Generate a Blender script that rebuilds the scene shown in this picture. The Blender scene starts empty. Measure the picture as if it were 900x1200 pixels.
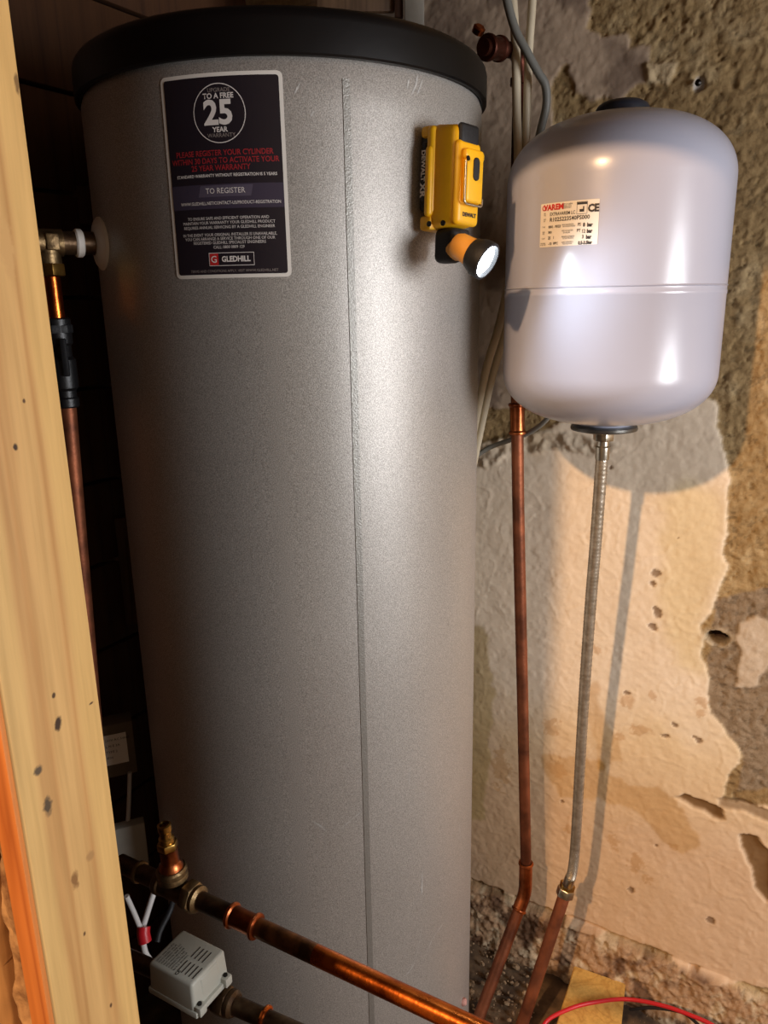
import bpy, bmesh, math, random
import numpy as np
from math import sin, cos, pi, radians, degrees, hypot, atan2, sqrt
from mathutils import Vector, Matrix, noise as mnoise

random.seed(7)
RNG = np.random.RandomState(11)
S = bpy.context.scene
COL = S.collection

# ------------------------------------------------------------------ camera
EYE = 1.37                       # camera height above the floor (m)
FPX = 900.0                      # focal length in pixels on 900x1200
_vp = (60.0, 3286.0)             # vanishing point of the verticals, from the centre
PITCH = atan2(FPX, hypot(*_vp))
ROLL = atan2(_vp[0], _vp[1])
_down = Vector((_vp[0], _vp[1], FPX)).normalized()      # (x right, y down, z forward)
_up = -_down
_fh = (Vector((0, 0, 1)) - _up * _up.z).normalized()
_rt = _fh.cross(_up)
if _rt.x < 0: _rt = -_rt


def ray(px, py):
    c = Vector((px - 450, py - 600, FPX))
    return Vector((_rt.dot(c), _fh.dot(c), _up.dot(c)))


def on_z(px, py, z):
    d = ray(px, py)
    return Vector((0, 0, EYE)) + d * ((z - EYE) / d.z)


def at(px, py, dist):
    """point seen at the pixel, at that horizontal distance from the camera"""
    d = ray(px, py)
    return Vector((0, 0, EYE)) + d * (dist / hypot(d.x, d.y))


cd = bpy.data.cameras.new('camera')
cam = bpy.data.objects.new('camera', cd)
COL.objects.link(cam)
cd.sensor_fit = 'VERTICAL'; cd.sensor_height = 24; cd.lens = 18
cd.clip_start = 0.02
_m = Matrix.Identity(4)
right = ray(451, 600) - ray(450, 600); upv = ray(450, 599) - ray(450, 600); back = -ray(450, 600)
for i, v in enumerate((right.normalized(), upv.normalized(), back.normalized())):
    for j in range(3): _m[j][i] = v[j]
_m.translation = (0, 0, EYE)
cam.matrix_world = _m
S.camera = cam
S.view_settings.view_transform = 'Standard'
S.view_settings.look = 'None'
S.view_settings.exposure = 0.0
S.view_settings.gamma = 1.0
S.view_settings.use_curve_mapping = False

# ------------------------------------------------------------------ world and light
w = bpy.data.worlds.new('world'); S.world = w; w.use_nodes = True
bg = w.node_tree.nodes['Background']
bg.inputs[0].default_value = (1.0, 0.72, 0.48, 1)
bg.inputs[1].default_value = 0.20
LAMP = Vector((-1.02, -1.01, 2.45))       # bare warm bulb in the room behind the camera
LAMP_W = 225.0
ld = bpy.data.lights.new('room_bulb', 'POINT'); ld.energy = LAMP_W; ld.color = (1.0, 0.61, 0.32)
ld.shadow_soft_size = 0.035
lo = bpy.data.objects.new('room_bulb', ld); COL.objects.link(lo); lo.location = LAMP
TORCH_W = 2.4
# added cool fill lamp, out of view on the right of the opening
hl = bpy.data.lights.new('side_fill_light', 'AREA'); hl.shape = 'DISK'; hl.size = 0.75; hl.energy = 31.0; hl.color = (0.95, 0.96, 1.0)
ho = bpy.data.objects.new('side_fill_light', hl); COL.objects.link(ho)
ho.location = (1.66, -0.24, 1.22)
ho.rotation_euler = (Vector((0.1, 0.95, 1.15)) - ho.location).to_track_quat('-Z', 'Y').to_euler()

# ------------------------------------------------------------------ materials
MATS = {}


def newmat(name):
    m = bpy.data.materials.new(name); m.use_nodes = True
    nt = m.node_tree; b = nt.nodes['Principled BSDF']
    return m, nt, b


def N(nt, typ, **kw):
    n = nt.nodes.new(typ)
    for k, v in kw.items():
        if k.startswith('i_'):
            n.inputs[k[2:].replace('_', ' ')].default_value = v
        else:
            setattr(n, k, v)
    return n


def srgb(r, g, b):
    f = lambda c: (c / 255 / 12.92) if c / 255 <= 0.04045 else ((c / 255 + 0.055) / 1.055) ** 2.4
    return (f(r), f(g), f(b), 1)


def mat(name, col, rough=0.5, metal=0.0, var=0.15, scale=20.0, bump=0.0, bscale=None, stretch=(1, 1, 1),
        col2=None, coat=0.0, rvar=0.0, spec=0.5):
    """base colour broken up by noise, plus fine relief"""
    m, nt, b = newmat(name)
    L = nt.links
    tc = N(nt, 'ShaderNodeTexCoord'); mp = N(nt, 'ShaderNodeMapping')
    mp.inputs['Scale'].default_value = stretch
    L.new(tc.outputs['Object'], mp.inputs['Vector'])
    nz = N(nt, 'ShaderNodeTexNoise'); nz.inputs['Scale'].default_value = scale; nz.inputs['Detail'].default_value = 6
    L.new(mp.outputs[0], nz.inputs['Vector'])
    cr = N(nt, 'ShaderNodeValToRGB')
    c2 = col2 if col2 else tuple(c * (1 - var) for c in col[:3]) + (1,)
    cr.color_ramp.elements[0].position = 0.35; cr.color_ramp.elements[0].color = c2
    cr.color_ramp.elements[1].position = 0.65; cr.color_ramp.elements[1].color = col
    L.new(nz.outputs['Fac'], cr.inputs[0]); L.new(cr.outputs[0], b.inputs['Base Color'])
    b.inputs['Roughness'].default_value = rough; b.inputs['Metallic'].default_value = metal
    b.inputs['Specular IOR Level'].default_value = spec
    if coat: b.inputs['Coat Weight'].default_value = coat; b.inputs['Coat Roughness'].default_value = 0.2
    if rvar:
        mr = N(nt, 'ShaderNodeMapRange'); mr.inputs['To Min'].default_value = rough - rvar; mr.inputs['To Max'].default_value = rough + rvar
        L.new(nz.outputs['Fac'], mr.inputs['Value']); L.new(mr.outputs[0], b.inputs['Roughness'])
    if bump:
        n2 = N(nt, 'ShaderNodeTexNoise'); n2.inputs['Scale'].default_value = bscale or scale * 4; n2.inputs['Detail'].default_value = 4
        L.new(mp.outputs[0], n2.inputs['Vector'])
        bp = N(nt, 'ShaderNodeBump'); bp.inputs['Strength'].default_value = bump; bp.inputs['Distance'].default_value = 0.002
        L.new(n2.outputs['Fac'], bp.inputs['Height']); L.new(bp.outputs[0], b.inputs['Normal'])
    MATS[name] = m
    return m


def wood(name, light, dark, tan, gscale=1.0, knots=(), sap=None):
    """softwood: lengthways grain along local Z; knots are (y, z, ry, rz) in local coordinates"""
    m, nt, b = newmat(name); L = nt.links
    tc = N(nt, 'ShaderNodeTexCoord'); mp = N(nt, 'ShaderNodeMapping')
    mp.inputs['Scale'].default_value = (1, 1, 0.05)
    L.new(tc.outputs['Object'], mp.inputs['Vector'])
    n1 = N(nt, 'ShaderNodeTexNoise'); n1.inputs['Scale'].default_value = 14 * gscale; n1.inputs['Detail'].default_value = 3
    n1.inputs['Distortion'].default_value = 0.7
    L.new(mp.outputs[0], n1.inputs['Vector'])
    n2 = N(nt, 'ShaderNodeTexNoise'); n2.inputs['Scale'].default_value = 190 * gscale; n2.inputs['Detail'].default_value = 5
    L.new(mp.outputs[0], n2.inputs['Vector'])
    mulr = N(nt, 'ShaderNodeMath', operation='MULTIPLY'); mulr.inputs[1].default_value = 11
    L.new(n1.outputs['Fac'], mulr.inputs[0])
    fr = N(nt, 'ShaderNodeMath', operation='PINGPONG'); fr.inputs[1].default_value = 1
    L.new(mulr.outputs[0], fr.inputs[0])
    cr = N(nt, 'ShaderNodeValToRGB'); e = cr.color_ramp.elements
    e[0].position = 0.0; e[0].color = light; e[1].position = 1.0; e[1].color = tan
    x = e.new(0.7); x.color = tuple((a * .6 + c * .4) for a, c in zip(light, tan))
    L.new(fr.outputs[0], cr.inputs[0])
    mx = N(nt, 'ShaderNodeMix', data_type='RGBA', blend_type='MULTIPLY'); mx.inputs[0].default_value = 1
    c2 = N(nt, 'ShaderNodeValToRGB'); c2.color_ramp.elements[0].position = .3; c2.color_ramp.elements[0].color = (.82, .80, .76, 1)
    c2.color_ramp.elements[1].position = .62; c2.color_ramp.elements[1].color = (1, 1, 1, 1)
    L.new(n2.outputs['Fac'], c2.inputs[0])
    L.new(cr.outputs[0], mx.inputs[6]); L.new(c2.outputs[0], mx.inputs[7])
    cur = mx.outputs[2]
    sep = N(nt, 'ShaderNodeSeparateXYZ'); L.new(tc.outputs['Object'], sep.inputs[0])
    if sap:                       # pale sapwood towards both edges of the wide face (local Y)
        nw = N(nt, 'ShaderNodeTexNoise'); nw.inputs['Scale'].default_value = 2.2; L.new(tc.outputs['Object'], nw.inputs['Vector'])
        ad = N(nt, 'ShaderNodeMath', operation='MULTIPLY_ADD'); ad.inputs[1].default_value = 0.03; 
        L.new(nw.outputs['Fac'], ad.inputs[0]); L.new(sep.outputs['Y'], ad.inputs[2])
        sb = N(nt, 'ShaderNodeMath', operation='SUBTRACT'); sb.inputs[1].default_value = sap[0] + 0.015; L.new(ad.outputs[0], sb.inputs[0])
        ab = N(nt, 'ShaderNodeMath', operation='ABSOLUTE'); L.new(sb.outputs[0], ab.inputs[0])
        mr = N(nt, 'ShaderNodeMapRange'); mr.inputs['From Min'].default_value = sap[1] - .004; mr.inputs['From Max'].default_value = sap[1] + .002
        L.new(ab.outputs[0], mr.inputs['Value'])
        ms = N(nt, 'ShaderNodeMix', data_type='RGBA'); L.new(mr.outputs[0], ms.inputs[0]); L.new(cur, ms.inputs[6])
        m3 = N(nt, 'ShaderNodeMix', data_type='RGBA', blend_type='MULTIPLY'); m3.inputs[0].default_value = 1
        m3.inputs[6].default_value = sap[2]; L.new(c2.outputs[0], m3.inputs[7]); L.new(m3.outputs[2], ms.inputs[7])
        cur = ms.outputs[2]
    for (ky, kz, ry, rz, kcol) in knots:
        cx = N(nt, 'ShaderNodeCombineXYZ')
        a = N(nt, 'ShaderNodeMath', operation='MULTIPLY_ADD'); a.inputs[1].default_value = 1 / ry; a.inputs[2].default_value = -ky / ry
        c = N(nt, 'ShaderNodeMath', operation='MULTIPLY_ADD'); c.inputs[1].default_value = 1 / rz; c.inputs[2].default_value = -kz / rz
        L.new(sep.outputs['Y'], a.inputs[0]); L.new(sep.outputs['Z'], c.inputs[0])
        L.new(a.outputs[0], cx.inputs[0]); L.new(c.outputs[0], cx.inputs[1])
        ln = N(nt, 'ShaderNodeVectorMath', operation='LENGTH'); L.new(cx.outputs[0], ln.inputs[0])
        kn = N(nt, 'ShaderNodeTexNoise'); kn.inputs['Scale'].default_value = 220; L.new(tc.outputs['Object'], kn.inputs['Vector'])
        ka = N(nt, 'ShaderNodeMath', operation='MULTIPLY_ADD'); ka.inputs[1].default_value = 1.3; L.new(kn.outputs['Fac'], ka.inputs[0]); L.new(ln.outputs['Value'], ka.inputs[2])
        mr = N(nt, 'ShaderNodeMapRange'); mr.inputs['From Min'].default_value = 1.3; mr.inputs['From Max'].default_value = 1.9
        mr.inputs['To Min'].default_value = 1; mr.inputs['To Max'].default_value = 0
        L.new(ka.outputs[0], mr.inputs['Value'])
        mk = N(nt, 'ShaderNodeMix', data_type='RGBA'); L.new(mr.outputs[0], mk.inputs[0]); L.new(cur, mk.inputs[6]); mk.inputs[7].default_value = kcol
        cur = mk.outputs[2]
    L.new(cur, b.inputs['Base Color'])
    b.inputs['Roughness'].default_value = 0.62
    bp = N(nt, 'ShaderNodeBump'); bp.inputs['Strength'].default_value = 0.25; bp.inputs['Distance'].default_value = 0.001
    L.new(n2.outputs['Fac'], bp.inputs['Height']); L.new(bp.outputs[0], b.inputs['Normal'])
    MATS[name] = m
    return m


M_copper = mat('copper', srgb(196, 112, 66), 0.32, 1.0, 0.45, 28, 0.15, 160, col2=srgb(120, 62, 36), rvar=0.1)
M_copper_dull = mat('dull_copper', srgb(165, 98, 66), 0.5, 0.75, 0.4, 25, 0.2, 160, col2=srgb(112, 66, 46), rvar=0.08)
M_copper_new = mat('bright_copper', srgb(235, 128, 52), 0.27, 1.0, 0.3, 30, 0.1, 200, col2=srgb(165, 78, 32), rvar=0.07)
M_copper_dark = mat('tarnished_copper', srgb(92, 48, 34), 0.45, 0.8, 0.5, 30, 0.2, 150)
M_brass = mat('tarnished_brass', srgb(150, 125, 88), 0.42, 0.9, 0.4, 60, 0.3, 200, col2=srgb(88, 70, 48), rvar=0.1)
M_brass_b = mat('bright_brass', srgb(205, 165, 90), 0.3, 1.0, 0.3, 60, 0.1, 200, col2=srgb(150, 112, 55))
M_brass_d = mat('dark_brass_pipe', srgb(112, 90, 66), 0.4, 0.85, 0.4, 50, 0.25, 150, col2=srgb(72, 54, 40), rvar=0.08)
M_chrome = mat('nickel', srgb(200, 192, 175), 0.28, 1.0, 0.2, 60, 0.1, 200)
M_black = mat('black_plastic', srgb(17, 17, 19), 0.42, 0, 0.2, 60, 0.15, 300)
M_blackr = mat('black_rubber', srgb(24, 25, 28), 0.6, 0, 0.2, 60, 0.2, 300)
M_lid = mat('black_lid_plastic', srgb(11, 10, 11), 0.45, 0, 0.3, 9, 0.2, 30, rvar=0.06, spec=.35)
M_yel = mat('yellow_plastic', srgb(250, 188, 22), 0.42, 0, 0.06, 60, 0.12, 400)
M_yel2 = mat('amber_plastic', srgb(236, 170, 72), 0.5, 0, 0.08, 60, 0.1, 300)
M_white = mat('white_enamel', srgb(176, 179, 196), 0.28, 0, 0.02, 8, 0.10, 38, coat=0.35)
M_label_w = mat('white_paper', srgb(238, 232, 222), 0.6, 0, 0.03, 30)
M_label_k = mat('black_print', srgb(30, 27, 32), 0.5, 0, 0.05, 30)
M_sticker = mat('sticker_black', srgb(40, 33, 40), 0.4, 0, 0.12, 12)
M_sticker_b = mat('sticker_purple', srgb(68, 60, 76), 0.4, 0, 0.1, 12)
M_sticker_t = mat('sticker_tab', srgb(92, 84, 100), 0.4, 0, 0.1, 12)
M_print_w = mat('white_print', srgb(235, 228, 222), 0.5, 0, 0.03, 30)
M_print_g = mat('grey_print', srgb(158, 146, 140), 0.5, 0, 0.1, 30)
M_print_r = mat('red_print', srgb(170, 44, 50), 0.5, 0, 0.1, 30)
M_red = mat('label_red', srgb(205, 40, 40), 0.5, 0, 0.1, 30)
M_grey_plastic = mat('pale_grey_plastic', srgb(186, 188, 178), 0.45, 0, 0.05, 30, 0.08, 300)
M_slot = mat('slot_shadow_plastic', srgb(52, 52, 50), 0.6, 0, 0.1, 30)
M_cream = mat('cream_cable', srgb(205, 192, 165), 0.45, 0, 0.15, 15)
M_greycab = mat('grey_cable', srgb(118, 118, 112), 0.5, 0, 0.2, 15)
M_whitecab = mat('white_cable', srgb(215, 213, 210), 0.4, 0, 0.1, 15)
M_redcab = mat('red_cable', srgb(205, 34, 44), 0.38, 0, 0.1, 15)
M_dkwood = wood('dark_timber', srgb(88, 56, 32), 0, srgb(70, 42, 24))
M_backwood = wood('brown_timber', srgb(120, 92, 66), 0, srgb(92, 68, 46))
M_lath = wood('old_lath', srgb(196, 150, 98), 0, srgb(140, 92, 50))
M_orange = wood('bulb_lit_orange_wood', srgb(228, 142, 70), 0, srgb(186, 104, 44), 1.0, [(0, .45 + .07 * k + .02 * (k % 3), .5, .006, srgb(96, 52, 24)) for k in range(0)])  # wood tone with the bulb's orange light mixed in
M_block = wood('yellow_offcut', srgb(222, 178, 96), 0, srgb(198, 150, 74))
M_gray_board = mat('grey_board', srgb(112, 98, 80), 0.8, 0, 0.2, 10, 0.2)
M_brokenpl = mat('broken_plaster', srgb(205, 160, 110), 0.9, 0, 0.45, 60, 0.6, 120, col2=srgb(110, 70, 38))
M_whitepaint = mat('old_white_paint', srgb(176, 172, 160), 0.6, 0, 0.25, 12, 0.2)
M_ceil = mat('dark_ceiling', srgb(90, 66, 46), 0.9, 0, 0.3, 8)
M_grit = mat('floor_grit', srgb(166, 140, 108), 0.9, 0, 0.6, 90, col2=srgb(96, 74, 52))
M_screw = mat('dark_steel', srgb(60, 58, 56), 0.4, 1.0, 0.3, 60)
M_scuff = mat('pale_scuff', srgb(205, 203, 198), 0.6, 0.0, 0.25, 200)
M_darkdirt = mat('dark_smudge', srgb(96, 93, 88), 0.6, 0.0, 0.2, 100)

# silver foil-skinned casing: grain of fine sparkle
m, nt, b = newmat('silver_casing'); L = nt.links
tc = N(nt, 'ShaderNodeTexCoord')
n1 = N(nt, 'ShaderNodeTexNoise'); n1.inputs['Scale'].default_value = 800; n1.inputs['Detail'].default_value = 2
n2 = N(nt, 'ShaderNodeTexNoise'); n2.inputs['Scale'].default_value = 3.5; n2.inputs['Detail'].default_value = 6
L.new(tc.outputs['Object'], n1.inputs['Vector']); L.new(tc.outputs['Object'], n2.inputs['Vector'])
cr = N(nt, 'ShaderNodeValToRGB'); e = cr.color_ramp.elements
e[0].position = .36; e[0].color = srgb(158, 154, 148); e[1].position = .66; e[1].color = srgb(206, 202, 196)
L.new(n1.outputs['Fac'], cr.inputs[0])
c2 = N(nt, 'ShaderNodeValToRGB'); e = c2.color_ramp.elements
e[0].position = .3; e[0].color = (.88, .87, .86, 1); e[1].position = .7; e[1].color = (1, 1, 1, 1)
L.new(n2.outputs['Fac'], c2.inputs[0])
mx = N(nt, 'ShaderNodeMix', data_type='RGBA', blend_type='MULTIPLY'); mx.inputs[0].default_value = 1
L.new(cr.outputs[0], mx.inputs[6]); L.new(c2.outputs[0], mx.inputs[7]); L.new(mx.outputs[2], b.inputs['Base Color'])
b.inputs['Metallic'].default_value = 0.45; b.inputs['Roughness'].default_value = 0.46
bp = N(nt, 'ShaderNodeBump'); bp.inputs['Strength'].default_value = 0.35; bp.inputs['Distance'].default_value = 0.0006
L.new(n1.outputs['Fac'], bp.inputs['Height']); L.new(bp.outputs[0], b.inputs['Normal'])
M_silver = m
M_seam = mat('silver_seam', srgb(160, 158, 152), 0.42, 0.55, 0.1, 300, 0.3, 500)

m, nt, b = newmat('torch_lens_light')
b.inputs['Emission Color'].default_value = (0.86, 0.93, 1, 1); b.inputs['Emission Strength'].default_value = 30
b.inputs['Base Color'].default_value = (1, 1, 1, 1)
M_lens = m

# wall: colour comes from the plaster layers stored per vertex, fine grain from noise
m, nt, b = newmat('old_plaster_and_render'); L = nt.links
tc = N(nt, 'ShaderNodeTexCoord'); at_ = N(nt, 'ShaderNodeAttribute'); at_.attribute_name = 'layer_colour'
ar = N(nt, 'ShaderNodeAttribute'); ar.attribute_name = 'roughness_mask'
n1 = N(nt, 'ShaderNodeTexNoise'); n1.inputs['Scale'].default_value = 90; n1.inputs['Detail'].default_value = 8; n1.inputs['Roughness'].default_value = .7
L.new(tc.outputs['Object'], n1.inputs['Vector'])
c2 = N(nt, 'ShaderNodeValToRGB'); e = c2.color_ramp.elements
e[0].position = .34; e[0].color = (.70, .67, .62, 1); e[1].position = .56; e[1].color = (1, 1, 1, 1)
L.new(n1.outputs['Fac'], c2.inputs[0])
mx = N(nt, 'ShaderNodeMix', data_type='RGBA', blend_type='MULTIPLY')
L.new(ar.outputs['Fac'], mx.inputs[0])
L.new(at_.outputs['Color'], mx.inputs[6]); L.new(c2.outputs[0], mx.inputs[7]); L.new(mx.outputs[2], b.inputs['Base Color'])
b.inputs['Roughness'].default_value = 0.85
ml = N(nt, 'ShaderNodeMath', operation='MULTIPLY'); L.new(n1.outputs['Fac'], ml.inputs[0]); L.new(ar.outputs['Fac'], ml.inputs[1])
bp = N(nt, 'ShaderNodeBump'); bp.inputs['Strength'].default_value = 0.7; bp.inputs['Distance'].default_value = 0.003
L.new(ml.outputs[0], bp.inputs['Height']); L.new(bp.outputs[0], b.inputs['Normal'])
M_wall = m

# ------------------------------------------------------------------ mesh helpers


def link(name, me, material, parent=None, smooth=True, mw=None):
    o = bpy.data.objects.new(name, me); COL.objects.link(o)
    if material is not None and not me.materials: me.materials.append(material)
    if smooth:
        me.polygons.foreach_set('use_smooth', [True] * len(me.polygons))
    if mw is not None: o.matrix_world = mw
    if parent is not None:
        o.parent = parent
        o.matrix_parent_inverse = parent_inv(parent)
    return o


def parent_inv(p):
    mtx = Matrix.Identity(4); q = p
    chain = []
    while q is not None:
        chain.append(q); q = q.parent
    for q in reversed(chain):
        mtx = mtx @ q.matrix_parent_inverse @ q.matrix_basis
    return mtx.inverted()


def mesh(verts, faces, name='m'):
    me = bpy.data.meshes.new(name); me.from_pydata([tuple(v) for v in verts], [], faces); me.update(); return me


def from_bm(bm, name='m'):
    bmesh.ops.recalc_face_normals(bm, faces=bm.faces)
    me = bpy.data.meshes.new(name); bm.to_mesh(me); bm.free(); return me


def autosmooth(me, ang=35):
    bm = bmesh.new(); bm.from_mesh(me)
    for e_ in bm.edges:
        if len(e_.link_faces) == 2:
            e_.smooth = e_.calc_face_angle(0) < radians(ang)
    bm.to_mesh(me); bm.free()
    return me


def frame(origin, z, x=None):
    z = Vector(z).normalized()
    x = Vector(x) if x is not None else (Vector((0, 0, 1)) if abs(z.z) < .9 else Vector((1, 0, 0)))
    y = z.cross(x).normalized(); x = y.cross(z).normalized()
    mtx = Matrix.Identity(4)
    for i, v in enumerate((x, y, z)):
        for j in range(3): mtx[j][i] = v[j]
    mtx.translation = origin
    return mtx


def lathe_me(profile, segs=48, closed=True):
    """profile: (r, z) list; turned about local Z"""
    vs, fs = [], []
    n = len(profile)
    for i in range(segs):
        a = 2 * pi * i / segs
        for r, z in profile: vs.append((r * cos(a), r * sin(a), z))
    for i in range(segs):
        j = (i + 1) % segs
        for k in range(n - 1): fs.append((i * n + k, j * n + k, j * n + k + 1, i * n + k + 1))
    bm = bmesh.new()
    me = mesh(vs, fs); bm.from_mesh(me); bpy.data.meshes.remove(me)
    bmesh.ops.remove_doubles(bm, verts=bm.verts, dist=1e-6)
    if closed:
        bmesh.ops.holes_fill(bm, edges=[e_ for e_ in bm.edges if e_.is_boundary], sides=0)
    return autosmooth(from_bm(bm), 32)


def catmull(pts, n=10):
    pts = [Vector(p) for p in pts]
    if len(pts) < 3: 
        return [pts[0].lerp(pts[1], i / n) for i in range(n + 1)]
    P = [pts[0] * 2 - pts[1]] + pts + [pts[-1] * 2 - pts[-2]]
    out = []
    for i in range(1, len(P) - 2):
        for k in range(n):
            t = k / n; a, b_, c, d = P[i - 1:i + 3]
            out.append(0.5 * ((2 * b_) + (c - a) * t + (2 * a - 5 * b_ + 4 * c - d) * t * t + (3 * b_ - a - 3 * c + d) * t ** 3))
    out.append(pts[-1])
    return out


def tube_me(path, r, segs=20, caps=True, rad=None):
    path = [Vector(p) for p in path]
    n = len(path); vs, fs = [], []
    t0 = (path[1] - path[0]).normalized()
    nrm = t0.orthogonal().normalized()
    for i, p in enumerate(path):
        t = (path[min(i + 1, n - 1)] - path[max(i - 1, 0)]).normalized()
        nrm = (nrm - t * nrm.dot(t)).normalized(); bn = t.cross(nrm)
        for k in range(segs):
            a = 2 * pi * k / segs
            rr = rad(i, k) if rad else r
            vs.append(p + (nrm * cos(a) + bn * sin(a)) * rr)
    for i in range(n - 1):
        for k in range(segs):
            q = (k + 1) % segs
            fs.append((i * segs + k, i * segs + q, (i + 1) * segs + q, (i + 1) * segs + k))
    if caps:
        fs.append(tuple(range(segs - 1, -1, -1))); fs.append(tuple((n - 1) * segs + k for k in range(segs)))
    me = mesh(vs, fs)
    return autosmooth(me, 50)


def fillet(pts, rad, n=8):
    """polyline with rounded corners"""
    pts = [Vector(p) for p in pts]; out = [pts[0]]
    for i in range(1, len(pts) - 1):
        a, b_, c = pts[i - 1], pts[i], pts[i + 1]
        u = (a - b_).normalized(); v = (c - b_).normalized()
        ra = min(rad, (a - b_).length * .45, (c - b_).length * .45)
        p0, p1 = b_ + u * ra, b_ + v * ra
        for k in range(n + 1):
            t = k / n
            out.append(p0 * (1 - t) ** 2 + b_ * 2 * t * (1 - t) + p1 * t * t)
    out.append(pts[-1])
    return out


def box_me(x0, x1, y0, y1, z0, z1, bev=0.0, seg=2, taper=None):
    bm = bmesh.new(); bmesh.ops.create_cube(bm, size=1)
    for v in bm.verts:
        v.co = Vector(((x0 + x1) / 2 + v.co.x * (x1 - x0), (y0 + y1) / 2 + v.co.y * (y1 - y0), (z0 + z1) / 2 + v.co.z * (z1 - z0)))
    if taper: 
        for v in bm.verts: v.co = Vector(taper(v.co))
    if bev: bmesh.ops.bevel(bm, geom=list(bm.edges), offset=bev, segments=seg, profile=.5, affect='EDGES', clamp_overlap=True)
    return autosmooth(from_bm(bm), 40)


def hex_me(r, h, bev=0.0015, hole=0, sides=6):
    """hexagonal nut across local Z, corner radius r, chamfered"""
    bm = bmesh.new()
    bmesh.ops.create_cone(bm, cap_ends=True, segments=sides, radius1=r, radius2=r, depth=h)
    bmesh.ops.bevel(bm, geom=list(bm.edges), offset=bev, segments=2, affect='EDGES', profile=.5)
    return autosmooth(from_bm(bm), 30)


def tag(o, label, cat, group=None):
    o['label'] = label; o['category'] = cat
    if group: o['group'] = group
    return o


def thing(name, label, cat, loc, group=None, rot=None):
    o = bpy.data.objects.new(name, None); COL.objects.link(o); o.location = loc
    o.empty_display_size = 0.05
    if rot is not None: o.matrix_basis = rot
    return tag(o, label, cat, group)


def struct(o): o['kind'] = 'structure'; return o


def text_me(body, size, bold=0.0, align='CENTER', extr=0.0, res=3, sx=1.0, shear=0.0):
    c = bpy.data.curves.new('printed_text', 'FONT')
    c.body = body; c.size = size; c.align_x = align; c.align_y = 'CENTER'; c.offset = bold; c.extrude = extr
    c.resolution_u = res; c.shear = shear
    o = bpy.data.objects.new('tmp_text', c); COL.objects.link(o)
    dg = bpy.context.evaluated_depsgraph_get(); dg.update()
    me = bpy.data.meshes.new_from_object(o.evaluated_get(dg))
    bpy.data.objects.remove(o); bpy.data.curves.remove(c)
    for v in me.vertices: v.co.x *= sx
    return me


def merge(mes):
    bm = bmesh.new()
    for me in mes:
        bm.from_mesh(me); bpy.data.meshes.remove(me)
    out = bpy.data.meshes.new('m'); bm.to_mesh(out); bm.free(); return out


def move(me, dx, dy, dz=0):
    for v in me.vertices: v.co += Vector((dx, dy, dz))
    return me


def rect_me(x0, x1, y0, y1, rc=0.0, nx=24, skew=0.0):
    """flat rounded rectangle cut into upright strips, so it can be wrapped on a cylinder"""
    bm = bmesh.new(); top, bot = [], []
    for i in range(nx + 1):
        x = x0 + (x1 - x0) * i / nx
        if rc:   # denser near the rounded ends
            x = x0 + (x1 - x0) * (0.5 - 0.5 * cos(pi * i / nx))
        d = min(x - x0, x1 - x); ins = 0
        if rc and d < rc: ins = rc - sqrt(max(rc * rc - (rc - d) ** 2, 0))
        top.append(bm.verts.new((x + skew, y1 - ins, 0))); bot.append(bm.verts.new((x - skew, y0 + ins, 0)))
    for i in range(nx): bm.faces.new((bot[i], bot[i + 1], top[i + 1], top[i]))
    me = bpy.data.meshes.new('m'); bm.to_mesh(me); bm.free(); return me


def ring2d(r, wd, sx=1.0, segs=64):
    vs, fs = [], []
    for i in range(segs):
        a = 2 * pi * i / segs
        vs += [((r) * cos(a) * sx, r * sin(a), 0), ((r - wd) * cos(a) * sx, (r - wd) * sin(a), 0)]
    for i in range(segs):
        j = (i + 1) % segs
        fs.append((2 * i, 2 * j, 2 * j + 1, 2 * i + 1))
    return mesh(vs, fs)


def wrap(me, C, R, a0, z0, off):
    """bend a flat mesh (x along the surface, y up) round a vertical cylinder"""
    for v in me.vertices:
        a = a0 + v.co.x / R
        r = R + off + v.co.z
        v.co = Vector((C[0] + r * cos(a), C[1] + r * sin(a), z0 + v.co.y))
    return me


# numpy value noise -------------------------------------------------
def vnoise(X, Y, seed):
    rs = np.random.RandomState(seed); G = rs.rand(256, 256)
    xi = np.floor(X).astype(int); yi = np.floor(Y).astype(int)
    fx = X - xi; fy = Y - yi
    fx = fx * fx * (3 - 2 * fx); fy = fy * fy * (3 - 2 * fy)
    g = lambda a, c: G[a % 256, c % 256]
    return (g(xi, yi) * (1 - fx) + g(xi + 1, yi) * fx) * (1 - fy) + (g(xi, yi + 1) * (1 - fx) + g(xi + 1, yi + 1) * fx) * fy


def fbm(X, Y, sc, seed, oc=5, gain=.5):
    s = 0; a = 1; t = 0
    for k in range(oc):
        s = s + a * vnoise(X * sc * 2 ** k + 13.7 * k, Y * sc * 2 ** k + 7.1 * k, seed + k); t += a; a *= gain
    return s / t


def inpoly(X, Y, poly):
    ins = np.zeros(X.shape, bool); n = len(poly)
    for i in range(n):
        x0, y0 = poly[i]; x1, y1 = poly[(i + 1) % n]
        c = ((y0 > Y) != (y1 > Y))
        xs = (x1 - x0) * (Y - y0) / (y1 - y0 + 1e-12) + x0
        ins ^= c & (X < xs)
    return ins


def blur(A, k=1):
    for _ in range(k):
        B = np.pad(A, 1, mode='edge')
        A = (B[1:-1, 1:-1] * 2 + B[:-2, 1:-1] + B[2:, 1:-1] + B[1:-1, :-2] + B[1:-1, 2:]) / 6
    return A


# ------------------------------------------------------------------ setting
WT = radians(31)
WN = Vector((-sin(WT), -cos(WT), 0))      # the bare wall's normal, into the cupboard
WU = Vector((cos(WT), -sin(WT), 0))       # along the wall, to the right
WC = -1.325


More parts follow.
